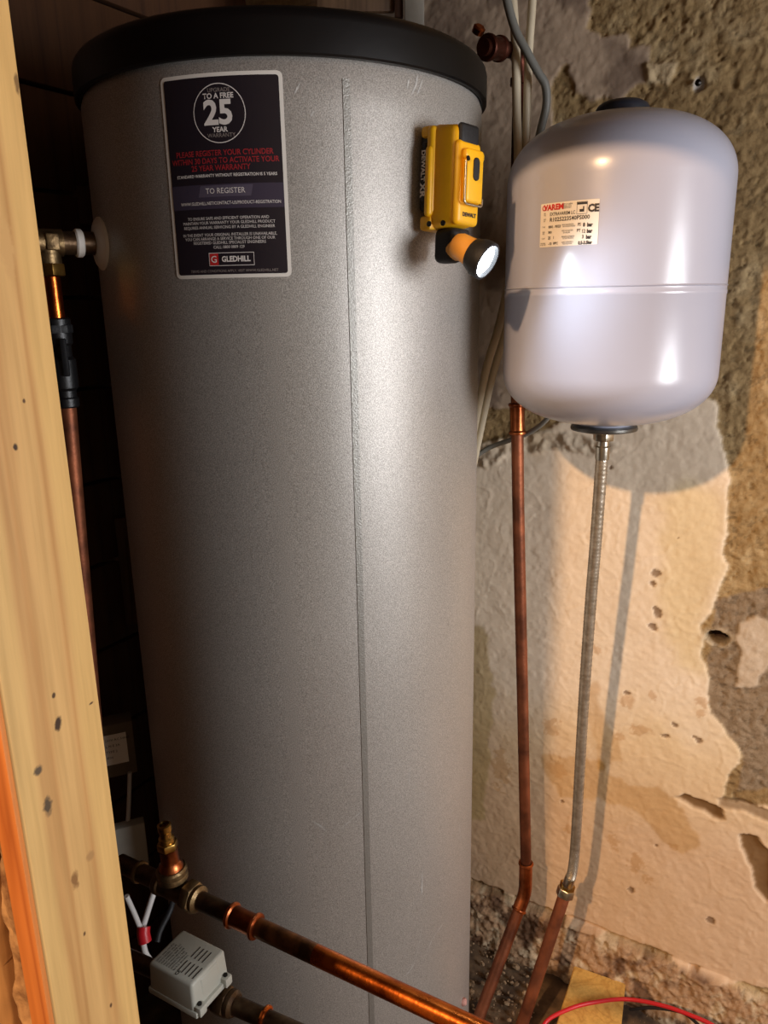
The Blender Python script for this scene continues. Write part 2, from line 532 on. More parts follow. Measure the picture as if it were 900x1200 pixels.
def wall_hit(px, py):
    d = ray(px, py); o = Vector((0, 0, EYE)); t = (WC - WN.dot(o)) / WN.dot(d)
    p = o + d * t
    return p


def wuz(px, py):
    p = wall_hit(px, py); return (WU.dot(p), p.z)


uu = np.concatenate([np.linspace(-1.7, -.78, 24)[:-1], np.arange(-.78, .10, .0026), np.linspace(.10, 1.3, 40)[1:]])
zz = np.concatenate([np.arange(-.03, 1.98, .0026), np.linspace(1.98, 2.6, 16)[1:]])
U, Z = np.meshgrid(uu, zz)
wx = U + .022 * (fbm(U, Z, 30, 5) - .5) + .018 * (fbm(U, Z, 9, 9) - .5)
wz = Z + .022 * (fbm(U, Z, 30, 25) - .5) + .018 * (fbm(U, Z, 9, 29) - .5)


def pmask(pix, bl=1, warp=True, wa=1.0):
    poly = [wuz(*p) for p in pix]
    X = U + (wx - U) * wa; Y = Z + (wz - Z) * wa
    return blur(inpoly(X, Y, poly).astype(float), bl)


# main cream plaster (lower wall), everything else is rough brown render
cream = pmask([(380, 545), (560, 520), (640, 505), (700, 480), (760, 470), (835, 470), (858, 565), (852, 640), (846, 700), (822, 738), (826, 775),
               (838, 830), (862, 862), (870, 885), (850, 905), (846, 935), (905, 945), (1400, 900), (1400, 1250), (900, 1160), (820, 1142), (760, 1104), (690, 1085), (640, 1062),
               (552, 1030), (300, 1000)])
upper = pmask([(480, -80), (684, -60), (690, 12), (684, 38), (706, 46), (738, 40), (742, 58), (766, 56), (762, 76), (762, 98), (744, 104), (730, 116), (706, 118), (690, 125),
               (676, 108), (668, 80), (652, 92), (646, 120), (645, 300), (600, 480), (380, 480), (380, -80)])
chip = pmask([(760, 76), (792, 72), (784, 102), (768, 104), (756, 100)])
greyp = pmask([(822, 830), (842, 700), (905, 690), (1000, 640), (1000, 930), (860, 925), (872, 885), (845, 850)], wa=.7)
conc = pmask([(862, 725), (884, 718), (905, 730), (905, 770), (880, 800), (858, 800), (866, 770), (858, 750)])
gap1 = pmask([(792, 932), (806, 930), (846, 946), (850, 958), (838, 956), (812, 944)], 1, wa=.5)
gap2 = pmask([(866, 976), (884, 980), (890, 992), (905, 998), (905, 1050), (896, 1056), (884, 1040), (880, 1015), (866, 990)], 1, wa=.6)
crk = pmask([(840, 932), (870, 936), (905, 950), (905, 962), (872, 950), (842, 942)], 1, wa=.7)
stain1 = pmask([(640, 878), (668, 890), (700, 888), (716, 902), (752, 918), (790, 930), (808, 962), (818, 990), (800, 1000), (768, 975), (740, 948), (700, 930), (660, 932), (644, 905)], 2, wa=1.6)
stain2 = pmask([(690, 800), (702, 796), (712, 850), (730, 888), (700, 900), (688, 860)], 3, wa=1.5)


def blob(px, py, r, k=1.0):
    c = wuz(px, py); rr = r * .00155
    d = np.hypot((U - c[0]) / rr, (Z - c[1]) / (rr * k)) + 1.5 * (fbm(U, Z, 75, 300 + int(px)) - .5) + .8 * (fbm(U, Z, 220, 400 + int(py), 2) - .5)
    return np.clip((1.0 - d) / .3, 0, 1)


spots = sum(blob(*q) for q in ((734, 820, 9), (752, 855, 11, .8), (728, 862, 7), (648, 850, 12), (765, 815, 6), (822, 820, 8), (822, 835, 6), (668, 970, 7), (745, 1010, 12), (790, 990, 6), (655, 900, 14), (720, 985, 8, 1.6), (760, 1030, 9), (700, 760, 6), (590, 900, 14, 2)))
chips = sum(blob(*q) for q in ((768, 672, 4.5), (766, 684, 3.5), (771, 716, 4.5, 1.3), (764, 733, 6, .9), (781, 861, 4.5, .5), (819, 866, 5, .7), (791, 848, 3), (716, 548, 2.2), (740, 1042, 4.5), (660, 938, 3), (833, 1078, 4.5), (735, 811, 4, .6), (693, 652, 3), (795, 630, 1.8), (770, 990, 2)))
ridge = pmask([(556, 545), (566, 520), (600, 508), (650, 505), (700, 512), (730, 520), (700, 532), (640, 528), (600, 530), (575, 548)], 2, wa=.8)
yst = pmask([(780, 560), (850, 570), (845, 690), (825, 740), (832, 800), (790, 790), (770, 700)], 40, wa=2.2)
bluegrey = pmask([(540, 560), (645, 560), (640, 800), (630, 1010), (545, 1020)], 4, wa=.6)
lowleft = pmask([(550, 730), (572, 735), (578, 800), (575, 880), (570, 960), (550, 960)], 3, wa=1.2)
hp = wuz(841, 748); hr = np.sqrt(((U - hp[0]) / .0165) ** 2 + ((Z - hp[1]) / .0115) ** 2) + .25 * (fbm(U, Z, 60, 77) - .5)
hole = np.clip((1.15 - hr) / .3, 0, 1)
halo = np.clip((1.9 - hr) / .6, 0, 1) - hole
npx = wuz(819, 98); nr = np.hypot(U - npx[0], Z - npx[1])
nail = np.clip((.011 + .006 * (fbm(U, Z, 80, 44) - .5) - nr) / .004, 0, 1)

band = np.zeros(U.shape)                       # rough stone plinth at the foot
ledge = .127 + .020 * (fbm(U, Z * 0, 14, 91) - .5)
band = np.clip((ledge - Z) / .012, 0, 1)
underc = np.clip(1 - np.abs(Z - ledge + .004) / .007, 0, 1) * (fbm(U, Z, 20, 3) > .42)

rough = np.clip(1 - .82 * cream - .75 * upper - .6 * conc, 0.12, 1)
big = fbm(U, Z, 4, 41); mid = fbm(U, Z, 22, 51); fine = fbm(U, Z, 110, 61, 4); streak = fbm(U * .35, Z, 90, 71, 3)
ridged = 1 - np.abs(2 * fbm(U, Z, 26, 81, 4) - 1)
hgt = .009 * (big - .5) + rough * (.0034 * (mid - .5) + .0040 * (fine - .5) + .0030 * np.clip(fbm(U, Z, 45, 171, 5, .65) - .56, 0, 1) * 3 - .006 * np.clip(.31 - fbm(U, Z, 170, 181, 3), 0, 1) * 3 + .003 * (fbm(U * .5 + Z * .3, Z, 120, 191, 3) - .5))
hgt += (1 - rough) * (.0020 * (mid - .5) + .0009 * (fine - .5) + .0009 * (streak - .5))
hgt += .0036 * cream + .0034 * upper + .004 * chip + .003 * conc
hgt -= .008 * gap1 + .007 * gap2 + .004 * crk + .0022 * np.clip(chips, 0, 1) + .032 * hole
hgt += .007 * ridge * (fbm(U, Z, 70, 15) - .35) * 2 - .006 * nail
hgt += .0015 * halo
hgt += band * (.018 + (ledge - Z) * .18 + .018 * (fbm(U, Z, 18, 33) - .55) + .007 * (fine - .5)) - underc * .012
# flakes of lifting plaster
flk = np.clip((np.abs(fbm(U, Z, 12, 131, 3) - .5) < .012).astype(float), 0, 1) * cream
hgt += .0005 * flk


def C3(*c): return np.array(srgb(*c)[:3])


def lerp3(A, B, t): return A * (1 - t[..., None]) + B * t[..., None]


col = np.ones(U.shape + (3,)) * C3(168, 142, 98)
col = lerp3(col, C3(136, 110, 70), np.clip((big - .45) * 4, 0, 1) * .7)
col = lerp3(col, C3(200, 178, 136), np.clip((mid - .55) * 5, 0, 1) * .6)
col = lerp3(col, C3(192, 170, 146), upper)
col = lerp3(col, C3(104, 84, 72), upper * np.clip((fbm(U, Z, 14, 141) - .52) * 8, 0, 1) * .6)
col = lerp3(col, C3(205, 184, 146), chip)
cr_ = lerp3(np.ones(U.shape + (3,)) * C3(242, 226, 202), C3(236, 214, 176), np.clip((big - .45) * 4, 0, 1))
col = lerp3(col, cr_, cream)
low = np.clip((.62 - Z) / .25, 0, 1) * cream
col = lerp3(col, C3(214, 178, 140), low * .75)
col = lerp3(col, C3(150, 132, 108), greyp * (1 - cream))
col = lerp3(col, C3(206, 190, 168), conc)
col = lerp3(col, C3(196, 152, 88), np.clip(stain1 * .55 + stain2 * .45, 0, 1) * cream)
col = lerp3(col, C3(190, 142, 82), np.clip(spots, 0, 1) * .45)
col = lerp3(col, C3(224, 202, 140), yst * .45 * cream)
col = lerp3(col, C3(184, 160, 104), lowleft * .7)
col = lerp3(col, C3(120, 92, 66), np.clip(chips, 0, 1) * .8)
col = lerp3(col, C3(128, 98, 62), np.clip(gap1 + gap2, 0, 1))
col = lerp3(col, C3(110, 82, 54), crk * .6)
col = lerp3(col, C3(138, 120, 92), ridge * .45)
col = lerp3(col, C3(60, 40, 26), hole)
col = lerp3(col, C3(200, 184, 156), halo * .6)
col = lerp3(col, C3(190, 184, 176), nail)
stone = lerp3(np.ones(U.shape + (3,)) * C3(180, 146, 112), C3(204, 182, 150), np.clip((fbm(U, Z, 45, 151) - .52) * 8, 0, 1))
stone = lerp3(stone, C3(112, 82, 58), np.clip((fbm(U, Z, 25, 161) - .56) * 8, 0, 1))
col = lerp3(col, stone, band)
pit = (fine < .33) & (rough > .6) 
col[pit] *= .72
rough = np.maximum(rough, band * .9)
P0 = WN * WC
vx = P0.x + WU.x * U + WN.x * hgt; vy = P0.y + WU.y * U + WN.y * hgt
V_ = np.stack([vx, vy, Z], -1).reshape(-1, 3)
nr_, nc_ = U.shape
idx = np.arange(nr_ * nc_).reshape(nr_, nc_)
F_ = np.stack([idx[:-1, :-1], idx[:-1, 1:], idx[1:, 1:], idx[1:, :-1]], -1).reshape(-1, 4)
me = bpy.data.meshes.new('m')
me.vertices.add(len(V_)); me.vertices.foreach_set('co', V_.ravel())
me.loops.add(F_.size); me.loops.foreach_set('vertex_index', F_.ravel().astype(np.int32))
me.polygons.add(len(F_)); me.polygons.foreach_set('loop_start', (np.arange(len(F_)) * 4).astype(np.int32))
me.update(calc_edges=True)
ca = me.color_attributes.new('layer_colour', 'FLOAT_COLOR', 'POINT')
ca.data.foreach_set('color', np.concatenate([col.reshape(-1, 3), np.ones((len(V_), 1))], 1).ravel())
ra = me.attributes.new('roughness_mask', 'FLOAT', 'POINT'); ra.data.foreach_set('value', rough.ravel())
wall_right = struct(link('wall_right', me, M_wall))
wall_right['label'] = 'bare old wall of flaking cream plaster and brown render'

# wall plug and screw stub above the white vessel: part of the wall
pp = P0 + WU * npx[0] + Vector((0, 0, npx[1])) + WN * .004
o = link('wall_plug', lathe_me([(0, 0), (.0045, 0), (.0045, .004), (.002, .006), (0, .006)], 16), M_screw, wall_right, mw=frame(pp, WN))

# floor
fu = np.linspace(-1.2, 1.2, 160); fv = np.linspace(-.4, 2.6, 200)
FX, FY = np.meshgrid(fu, fv)
fh = .010 * (fbm(FX + 5, FY + 5, 9, 201) - .6) + .004 * (fbm(FX + 5, FY + 5, 60, 211) - .5)
vs = np.stack([FX, FY, fh - .004], -1).reshape(-1, 3)
ii = np.arange(FX.size).reshape(FX.shape)
fs = np.stack([ii[:-1, :-1], ii[:-1, 1:], ii[1:, 1:], ii[1:, :-1]], -1).reshape(-1, 4)
M_floor = mat('dirty_floor', srgb(122, 98, 72), .9, 0, .6, 22, .8, 90, col2=srgb(58, 44, 32))
floor = struct(link('floor', mesh(vs.tolist(), fs.tolist()), M_floor))

# left partition of dark timber boards (beyond the tank), end wall and ceiling
LN = Vector((cos(WT), -sin(WT), 0)); LU = Vector((sin(WT), cos(WT), 0)); LC = -1.10
lp0 = LN * LC
lft = bpy.data.objects.new('wall_left', mesh([lp0 + LU * a + LN * -.03 + Vector((0, 0, z)) for a, z in ((-.5, 0), (1.5, 0), (1.5, 2.5), (-.5, 2.5))], [(0, 1, 2, 3)]))
COL.objects.link(lft); lft.data.materials.append(M_dkwood); struct(lft)
z = 0.002
k = 0
while z < 2.35:
    h = .145 + .03 * random.random()
    me = box_me(-.45, 1.45, -.012, .012, 0, h - .006, .003)
    fr = Matrix((( LU.x, LN.x, 0, lp0.x), (LU.y, LN.y, 0, lp0.y), (0, 0, 1, z), (0, 0, 0, 1)))
    o = link('board', me, M_dkwood, lft, mw=fr)
    z += h
ceil = struct(link('ceiling', box_me(-1.6, 1.5, .30, 2.6, 2.36, 2.40, .0), M_ceil, smooth=False))

# door head over the opening: sloping lintel board that cuts off the bulb's light high up
HD = [at(596, 203, 1.0), ]
hdm = box_me(-.9, 1.3, -.025, .025, 0, .50, .004)
HZ = 1.735
hp_ = WU * -.02 + LU * .50
fr = Matrix(((WU.x, LU.x, 0, hp_.x), (WU.y, LU.y, 0, hp_.y), (0, 0, 1, HZ), (0, 0, 0, 1)))
lint = link('trim_1', hdm, M_lath, mw=fr @ Matrix.Rotation(radians(-2), 4, 'Y')); struct(lint)

# ------------------------------------------------------------------ hot water cylinder
TX, TY, TR = -.1278, 1.2020, .275
TC = (TX, TY)
tank = thing('hot_water_cylinder', 'tall silver hot water cylinder with black lid standing against the bare wall', 'water tank', (TX, TY, 0))
prof = [(0, .012), (TR - .01, .012), (TR, .022)] + [(TR, .022 + (1.62 - .022) * i / 40) for i in range(1, 41)] + [(TR - .004, 1.632), (0, 1.632)]
shell = link('casing', lathe_me(prof, 160), M_silver, tank, mw=Matrix.Translation((TX, TY, 0)))
LR = .2815
prof = [(TR + .0008, 1.627), (LR - .002, 1.6275), (LR, 1.6295), (LR, 1.662), (LR - .0015, 1.668), (LR - .005, 1.673), (LR - .011, 1.677), (LR - .03, 1.680), (LR - .09, 1.684), (.1, 1.688), (0, 1.690)]
lid = link('lid', lathe_me([(0.0, 1.634), (TR - .01, 1.634)] + prof, 160), M_lid, tank, mw=Matrix.Translation((TX, TY, 0)))
# vertical lap seam
sa = radians(-69.9)
sm = [rect_me(-.0042, .0042, -.785, .785, 0, 4)]
me = sm[0]
bm = bmesh.new(); bm.from_mesh(me); bpy.data.meshes.remove(me)
r_ = bmesh.ops.extrude_face_region(bm, geom=list(bm.faces))
for v in [g for g in r_['geom'] if isinstance(g, bmesh.types.BMVert)]: v.co.z += .0009
me = from_bm(bm); wrap(me, (0, 0), TR, sa, .823, .0)
link('seam_strip', me, M_seam, tank, mw=Matrix.Translation((TX, TY, 0)), smooth=False)
ln = wrap(box_me(-.0005, .0005, -.785, .785, 0, .0006), (0, 0), TR, radians(-71.2), .823, 0)
for v in ln.vertices: pass

# small scuffs on the casing


def scuff(pix, wd, m_=None, name='scuff_mark'):
    pts = []
    for p in pix:
        d = ray(*p); a = d.x ** 2 + d.y ** 2; b_ = -2 * (d.x * TX + d.y * TY); c = TX ** 2 + TY ** 2 - TR ** 2
        disc = b_ * b_ - 4 * a * c
        t = (-b_ - sqrt(max(disc, 0))) / (2 * a); q = Vector((0, 0, EYE)) + d * t
        pts.append(((atan2(q.y - TY, q.x - TX)) * TR, q.z))
    pts = catmull([Vector((p[0], p[1], 0)) for p in pts], 8)
    n = len(pts); vs, fs = [], []
    for i, p in enumerate(pts):
        t = (pts[min(i + 1, n - 1)] - pts[max(i - 1, 0)]).normalized(); q = Vector((-t.y, t.x, 0))
        ww = wd * (sin(pi * (i + .3) / (n + .0)) ** .6) * (.5 + random.random())
        vs += [p + q * ww, p - q * ww]
    fs = [(2 * i, 2 * i + 1, 2 * i + 3, 2 * i + 2) for i in range(n - 1)]
    me = mesh(vs, fs)
    for v in me.vertices:
        a = v.co.x / TR; r = TR + .0004
        v.co = Vector((r * cos(a), r * sin(a), v.co.y))
    link(name, me, m_ or M_scuff, tank, mw=Matrix.Translation((TX, TY, 0)))


for pix, wd in (([(489, 88), (487, 100), (482, 111)], .0014), ([(495, 92), (492, 102), (489, 110)], .001), ([(479, 92), (477, 104)], .0012),
                ([(352, 96), (348, 104), (345, 110)], .0008), ([(480, 898), (479, 920)], .0006), ([(495, 1020), (494, 1048)], .0008),
                ([(427, 948), (410, 962), (398, 972)], .0006), ([(365, 962), (376, 968), (384, 976)], .0006),
                ([(545, 412), (546, 420)], .0015), ([(496, 452), (494, 458)], .0015), ([(538, 960), (539, 985)], .0005),
                ([(524, 1075), (508, 1098), (496, 1125)], .0006), ([(495, 1080), (488, 1120), (478, 1140), (460, 1150)], .0005), ([(368, 130), (364, 137)], .001),
                ([(403, 66), (412, 69)], .0016)):
    scuff(pix, wd)
fl_ = Vector((TX, TY, 0)) + Vector((cos(radians(-23.5)), sin(radians(-23.5)), 0)) * (TR + .002); fl_.z = .162
bm = bmesh.new(); bmesh.ops.create_icosphere(bm, subdivisions=2, radius=.0065)
for v in bm.verts: v.co *= 1 + .5 * mnoise.noise(v.co * 300)
link('plaster_fleck', from_bm(bm), mat('pink_plaster', srgb(214, 158, 146), .8), tank, mw=Matrix.Translation(fl_))

# round pink-white plaster blob at the foot (debris stuck to the casing)
# side port of the tank with fittings
PA = radians(199); PZ = 1.447
pn = Vector((cos(PA), sin(PA), 0)); pb = Vector((TX, TY, PZ)) + pn * TR
pang = atan2(at(122, 280, 1.15).y - TY, at(122, 280, 1.15).x - TX)
pdir = Vector((cos(radians(212)), sin(radians(212)), 0)); pbase = Vector((TX, TY, 1.449)) + pdir * TR
link('port_flange', lathe_me([(0, -.004), (.033, -.004), (.033, .002), (.028, .006), (.018, .009), (0, .009)], 40), M_label_w, tank, mw=frame(pbase, pdir))

# warranty sticker --------------------------------------------------
LA = radians(-99.25); LZ = 1.5065; LW, LH = .1415, .2135
stick = wrap(rect_me(-LW / 2, LW / 2, -LH / 2, LH / 2, .006, 32), (0, 0), TR, LA, LZ, .0005)
st = link('warranty_sticker', stick, M_label_w, tank, mw=Matrix.Translation((TX, TY, 0)))
st['label'] = 'black warranty sticker with white border'
TM = Matrix.Translation((TX, TY, 0))


def onstk(name, me, m_, off=.0011):
    o = link(name, wrap(me, (0, 0), TR, LA, LZ, off), m_, st, mw=TM, smooth=False); return o


bw, bh = LW / 2 - .0042, LH / 2 - .0040
onstk('print_background', rect_me(-bw, bw, -bh, bh, .003, 32), M_sticker, .0008)


def sy(v): return bh - v * 2 * bh        # fraction from the top of the black field
onstk('print_band', rect_me(-bw, bw, sy(.653), sy(.528), 0, 24), M_sticker_b, .0009)
onstk('print_tab', rect_me(-.031, .031, sy(.592), sy(.534), 0, 16, skew=.0015), M_sticker_t, .0010)
onstk('print_ring', move(ring2d(.0300, .0009, 1.0), -.001, sy(.178)), M_print_w)
tw = [('TO A FREE', .0074, .0002, 0, .094), ('25', .034, .0011, -.001, .179), ('YEAR', .0072, .0002, 0, .258)]
onstk('printed_text', merge([move(text_me(s_, z_, b_), x_ - .001, sy(y_)) for s_, z_, b_, x_, y_ in tw]), M_print_w)
tg = [('UPGRADE', .0058, 0, 0, .066), ('WARRANTY', .0058, 0, 0, .286)]
for s_, z_, b_, x_, y_ in tg:
    onstk('printed_text', move(text_me(s_, z_, b_), x_, sy(y_)), M_print_g)
tr = [('PLEASE REGISTER YOUR CYLINDER', .0081, .00012, 0, .372), ('WITHIN 30 DAYS TO ACTIVATE YOUR', .0081, .00012, 0, .410), ('25 YEAR WARRANTY', .0081, .00012, -.004, .446)]
onstk('printed_text', merge([move(text_me(s_, z_, b_, sx=.90), x_, sy(y_)) for s_, z_, b_, x_, y_ in tr]), M_print_r)
tsm = [('STANDARD WARRANTY WITHOUT REGISTRATION IS 5 YEARS', .0045, .00008, .001, .484, .93),
       ('TO REGISTER', .0082, 0, 0, .563, .95),
       ('WWW.GLEDHILL.NET/CONTACT-US/PRODUCT-REGISTRATION', .0048, .00004, .0035, .625, .86),
       ('TO ENSURE SAFE AND EFFICIENT OPERATION AND', .0045, 0, 0, .703, .93), ('MAINTAIN YOUR WARRANTY YOUR GLEDHILL PRODUCT', .0045, 0, 0, .726, .93),
       ('REQUIRES ANNUAL SERVICING BY A GLEDHILL ENGINEER', .0045, 0, 0, .750, .93),
       ('IN THE EVENT YOUR ORIGINAL INSTALLER IS UNAVAILABLE,', .0045, 0, 0, .789, .92), ('YOU CAN ARRANGE A SERVICE THROUGH ONE OF OUR', .0045, 0, 0, .810, .93),
       ('REGISTERED GLEDHILL SPECIALIST ENGINEERS', .0045, 0, 0, .831, .93), ('CALL: 0800 0809 129', .0045, 0, 0, .855, .93)]
onstk('printed_text', merge([move(text_me(s_, z_, b_, res=2, sx=q), x_, sy(y_)) for s_, z_, b_, x_, y_, q in tsm]), M_print_w)
onstk('printed_text', move(text_me('TERMS AND CONDITIONS APPLY. VISIT WWW.GLEDHILL.NET', .0040, 0, res=2, sx=.95), .003, sy(.982)), M_print_g)
gx, gy = .002, sy(.919)
onstk('logo_frame', merge([move(rect_me(-.0265, .0265, .0066, .0072, 0, 10), gx, gy), move(rect_me(-.0265, .0265, -.0072, -.0066, 0, 10), gx, gy),
                           move(rect_me(-.0270, -.0264, -.0072, .0072, 0, 1), gx, gy), move(rect_me(.0264, .0270, -.0072, .0072, 0, 1), gx, gy)]), M_print_w, .0013)
onstk('logo_square', move(rect_me(-.0262, -.0155, -.0064, .0064, 0, 3), gx, gy), M_red, .0011)
onstk('printed_text', merge([move(text_me('G', .0105, .0001), gx - .0209, gy - .0003), move(text_me('GLEDHILL', .0083, .0003, sx=.92), gx + .0055, gy - .0002)]), M_print_w, .0014)

# ------------------------------------------------------------------ pipe run at upper left (from the tank's port)
cond = TM
g0 = pbase + pdir * .009
tee = pbase + pdir * .066
fit = thing('brass_port_fitting', 'tarnished brass union and tee screwed into the left side of the silver cylinder', 'pipe fitting', tee)
link('nipple', tube_me([g0 + pdir * .0005, tee], .0145, 24), M_brass_d, fit)
link('collar', lathe_me([(0, -.005), (.0155, -.005), (.0175, -.003), (.0175, .003), (.0155, .005), (0, .005)], 32), M_label_w, fit, mw=frame(pbase + pdir * .028, pdir))
link('tee_body', merge([tube_me([tee - pdir * .018, tee + pdir * .030], .0165, 24), tube_me([tee, tee - Vector((0, 0, .026))], .0150, 24)]), M_brass, fit)
link('cast_rib', box_me(-.010, .010, -.019, .019, -.008, .008, .002), M_brass, fit, mw=frame(tee - pdir * .004 + Vector((0, 0, 0)), pdir, (0, 0, 1)))
link('union_nut', lathe_me([(0, 0), (.019, 0), (.0215, .002), (.0215, .005), (.0195, .006), (.0215, .007), (.0215, .011), (.0195, .012), (.0215, .013), (.0215, .017), (.018, .019), (0, .019)], 36), M_brass, fit, mw=frame(tee + pdir * .022, pdir))
link('hex_nut', hex_me(.0185, .015), M_brass_b, fit, mw=frame(tee - Vector((0, 0, .033)), (0, 0, 1), pdir))
dp = thing('copper_drop_pipe', 'copper pipe dropping beside the post from the brass tee, black valve clipped round it', 'pipe', tee - Vector((0, 0, .041)))
pA = tee - Vector((0, 0, .0415)); pB = Vector((pA.x, pA.y, .02))
dq = at(115, 720, hypot(pA.x, pA.y))
pB = Vector((pA.x - .055, pA.y + .01, .02))
vz0, vz1 = at(75, 372, 1.13).z, at(90, 474, 1.13).z
link('pipe', tube_me([pA, Vector((pA.x, pA.y, vz0 + .0))], .011, 24), M_copper_new, dp)
link('pipe', tube_me([Vector((pA.x, pA.y, vz1)), pB], .011, 24), M_copper_dull, dp)
hv = vz0 - vz1
vp_ = [(0, 0), (.014, 0), (.0155, .002), (.0155, .012), (.0135, .014), (.0135, .022), (.017, .026), (.0175, .034), (.0175, .062), (.014, .066), (.014, .080), (.0165, .083), (.0165, hv - .002), (.014, hv), (0, hv)]
vb = link('valve_body', lathe_me(vp_, 32), M_black, dp, mw=Matrix.Translation((pA.x, pA.y, vz1)))
link('valve_lever', box_me(-.004, .004, -.003, .003, -.026, .022, .002), M_blackr, dp, mw=Matrix.Translation((pA.x + .012, pA.y - .0185, vz1 + .068)))
link('valve_clip', hex_me(.019, .011), M_blackr, dp, mw=Matrix.Translation((pA.x, pA.y, vz1 + hv - .014)))

# ------------------------------------------------------------------ white expansion vessel
VX, VY, VR = .3178, 1.0938, .145
ves = thing('expansion_vessel', 'white enamelled expansion vessel hung on the bare wall beside the cylinder', 'pressure vessel', (VX, VY, 1.19))
ZT, ZB = 1.598, 1.1975
kr, kh = .145, .0
prof = []


def head(zc, sgn, hd):
    out = []
    for i in range(25):
        t = i / 24 * pi / 2
        # superellipse: flat crown, tight knuckle
        r = VR * (cos(t) ** .78); zz_ = hd * (sin(t) ** .92)
        out.append((max(r, 0), zc + sgn * zz_))
    return out


zs = 1.382
bead = [(VR, zs - .010), (VR + .0006, zs - .009), (VR + .0006, zs - .0055), (VR, zs - .004), (VR, zs), (VR + .0012, zs + .0012), (VR, zs + .0026)]
bot = head(1.272, -1, 1.272 - ZB); bot.reverse()
top = head(1.512, 1, ZT - 1.512)
prof = bot + bead + top
vshell = link('shell', lathe_me(prof, 160), M_white, ves, mw=Matrix.Translation((VX, VY, 0)))
link('valve_cap', lathe_me([(0, 0), (.031, 0), (.034, .003), (.034, .009), (.031, .014), (.024, .018), (.012, .020), (0, .020)], 40), mat('dark_blue_plastic', srgb(34, 40, 52), .45), ves, mw=Matrix.Translation((VX, VY, ZT - .003)))
link('flange', lathe_me([(0, .005), (.040, .005), (.046, .003), (.047, 0), (.0465, -.002), (.038, -.004), (.012, -.006), (0, -.006)], 48), mat('zinc_flange', srgb(128, 126, 120), .38, .9, .3, 40), ves, mw=Matrix.Translation((VX, VY, 1.190)))
link('neck_ring', lathe_me([(0, 0), (.036, 0), (.040, .006), (.041, .012), (0, .012)], 40), M_white, ves, mw=Matrix.Translation((VX, VY, 1.1935)))
link('hanging_bracket', box_me(-.012, .012, -.1, -.0, -.05, .05, .002), M_screw, ves, mw=Matrix(((WU.x, WN.x, 0, VX - WN.x * .12), (WU.y, WN.y, 0, VY - WN.y * .12), (0, 0, 1, 1.42), (0, 0, 0, 1))))
# rating label
VA = radians(-129.05); VZ = 1.4565; QW, QH = .0765, .0505
rl = link('rating_label', wrap(rect_me(-QW / 2, QW / 2, -QH / 2, QH / 2, .001, 20), (0, 0), VR, VA, VZ, .0005), M_label_w, ves, mw=Matrix.Translation((VX, VY, 0)))
rl['label'] = 'white rating label printed in black and red'
VM = Matrix.Translation((VX, VY, 0))


def onlab(name, me, m_, off=.0010): return link(name, wrap(me, (0, 0), VR, VA, VZ, off), m_, rl, mw=VM, smooth=False)


def lx(f): return -QW / 2 + f * QW


def ly(f): return QH / 2 - f * QH


onlab('printed_text', merge([move(text_me('VAREM', .0088, .0004, sx=1.0), lx(.255), ly(.105)), move(ring2d(.0030, .0011), lx(.075), ly(.105))]), M_red)
T_ = lambda s, sz, fx, fy, b=.0001, sx=1., al='LEFT': move(text_me(s, sz, b, al, res=2, sx=sx * (.62 if sz < .003 else .80)), lx(fx), ly(fy))
onlab('printed_text', merge([
    T_('EXTRAVAREM LC', .0055, .19, .26, .00005), T_('R1025223S40PS000', .0066, .19, .385, .0001, 1.22), T_('CE', .0115, .83, .20, .0006, 1.15),
    T_('0001 - 97/23', .0042, .17, .545), T_('2021', .0034, .17, .665), T_('25', .0046, .17, .795), T_('l', .0046, .27, .795), T_('-10  99', .0045, .18, .93), T_('°C', .004, .31, .93),
    T_('PS', .005, .68, .54), T_('8', .0058, .765, .555, .0003), T_('bar', .0058, .83, .56, .0004), T_('PT', .005, .67, .675), T_('12', .0058, .745, .695), T_('bar', .0058, .83, .70, .0004),
    T_('3', .0055, .755, .82, .0002), T_('bar', .0058, .82, .83, .0004), T_('0.5-3.5', .0052, .70, .955, .0003), T_('bar', .0046, .85, .955, .0004),
    T_('VAREM S.P.A. LIMENA', .0024, .40, .06, 0), T_('PADOVA - ITALY', .0024, .42, .10, 0), T_('MADE IN ITALY', .0026, .42, .14, 0),
    T_('TIPO', .0022, .07, .23, 0), T_('TYPE', .0022, .07, .27, 0), T_('MATR.', .0022, .07, .36, 0), T_('SER.', .0022, .07, .40, 0),
    T_('CODICE', .0022, .04, .535, 0), T_('ANNO', .0022, .05, .65, 0), T_('YEAR', .0022, .05, .69, 0), T_('VOLUME', .0022, .04, .80, 0), T_('TEMP. ESERC.', .0022, .02, .91, 0), T_('WORK. TEMP.', .0022, .02, .95, 0),
    T_('PRESS. MAX ESERCIZIO', .0024, .42, .52, 0), T_('MAX WORKING PRESSURE', .0022, .43, .56, 0), T_('PRESS. DI COLLAUDO', .0024, .42, .655, 0), T_('TEST PRESSURE', .0022, .44, .70, 0),
    T_('PRECARICA DI FABBRICA', .0024, .42, .79, 0), T_('FACTORY PRECHARGE', .0022, .44, .83, 0), T_('CAMPO DI PRECARICA', .0024, .42, .915, 0), T_('PRECHARGE RANGE', .0022, .44, .955, 0),
    move(rect_me(0, .0125, -.0004, 0, 0, 3), lx(.655), ly(.035)), move(rect_me(0, .0125, -.0004, 0, 0, 3), lx(.655), ly(.30)),
    move(rect_me(0, .0004, -.0135, 0, 0, 1), lx(.655), ly(.035)), move(rect_me(0, .0004, -.0135, 0, 0, 1), lx(.815), ly(.035)),
    move(rect_me(0, .0125, -.0024, 0, 0, 3), lx(.655), ly(.05)), move(rect_me(0, .004, -.003, 0, 0, 2), lx(.70), ly(.20)), move(rect_me(.004, .0055, -.003, .003, 0, 2), lx(.70), ly(.20))]), M_label_k)

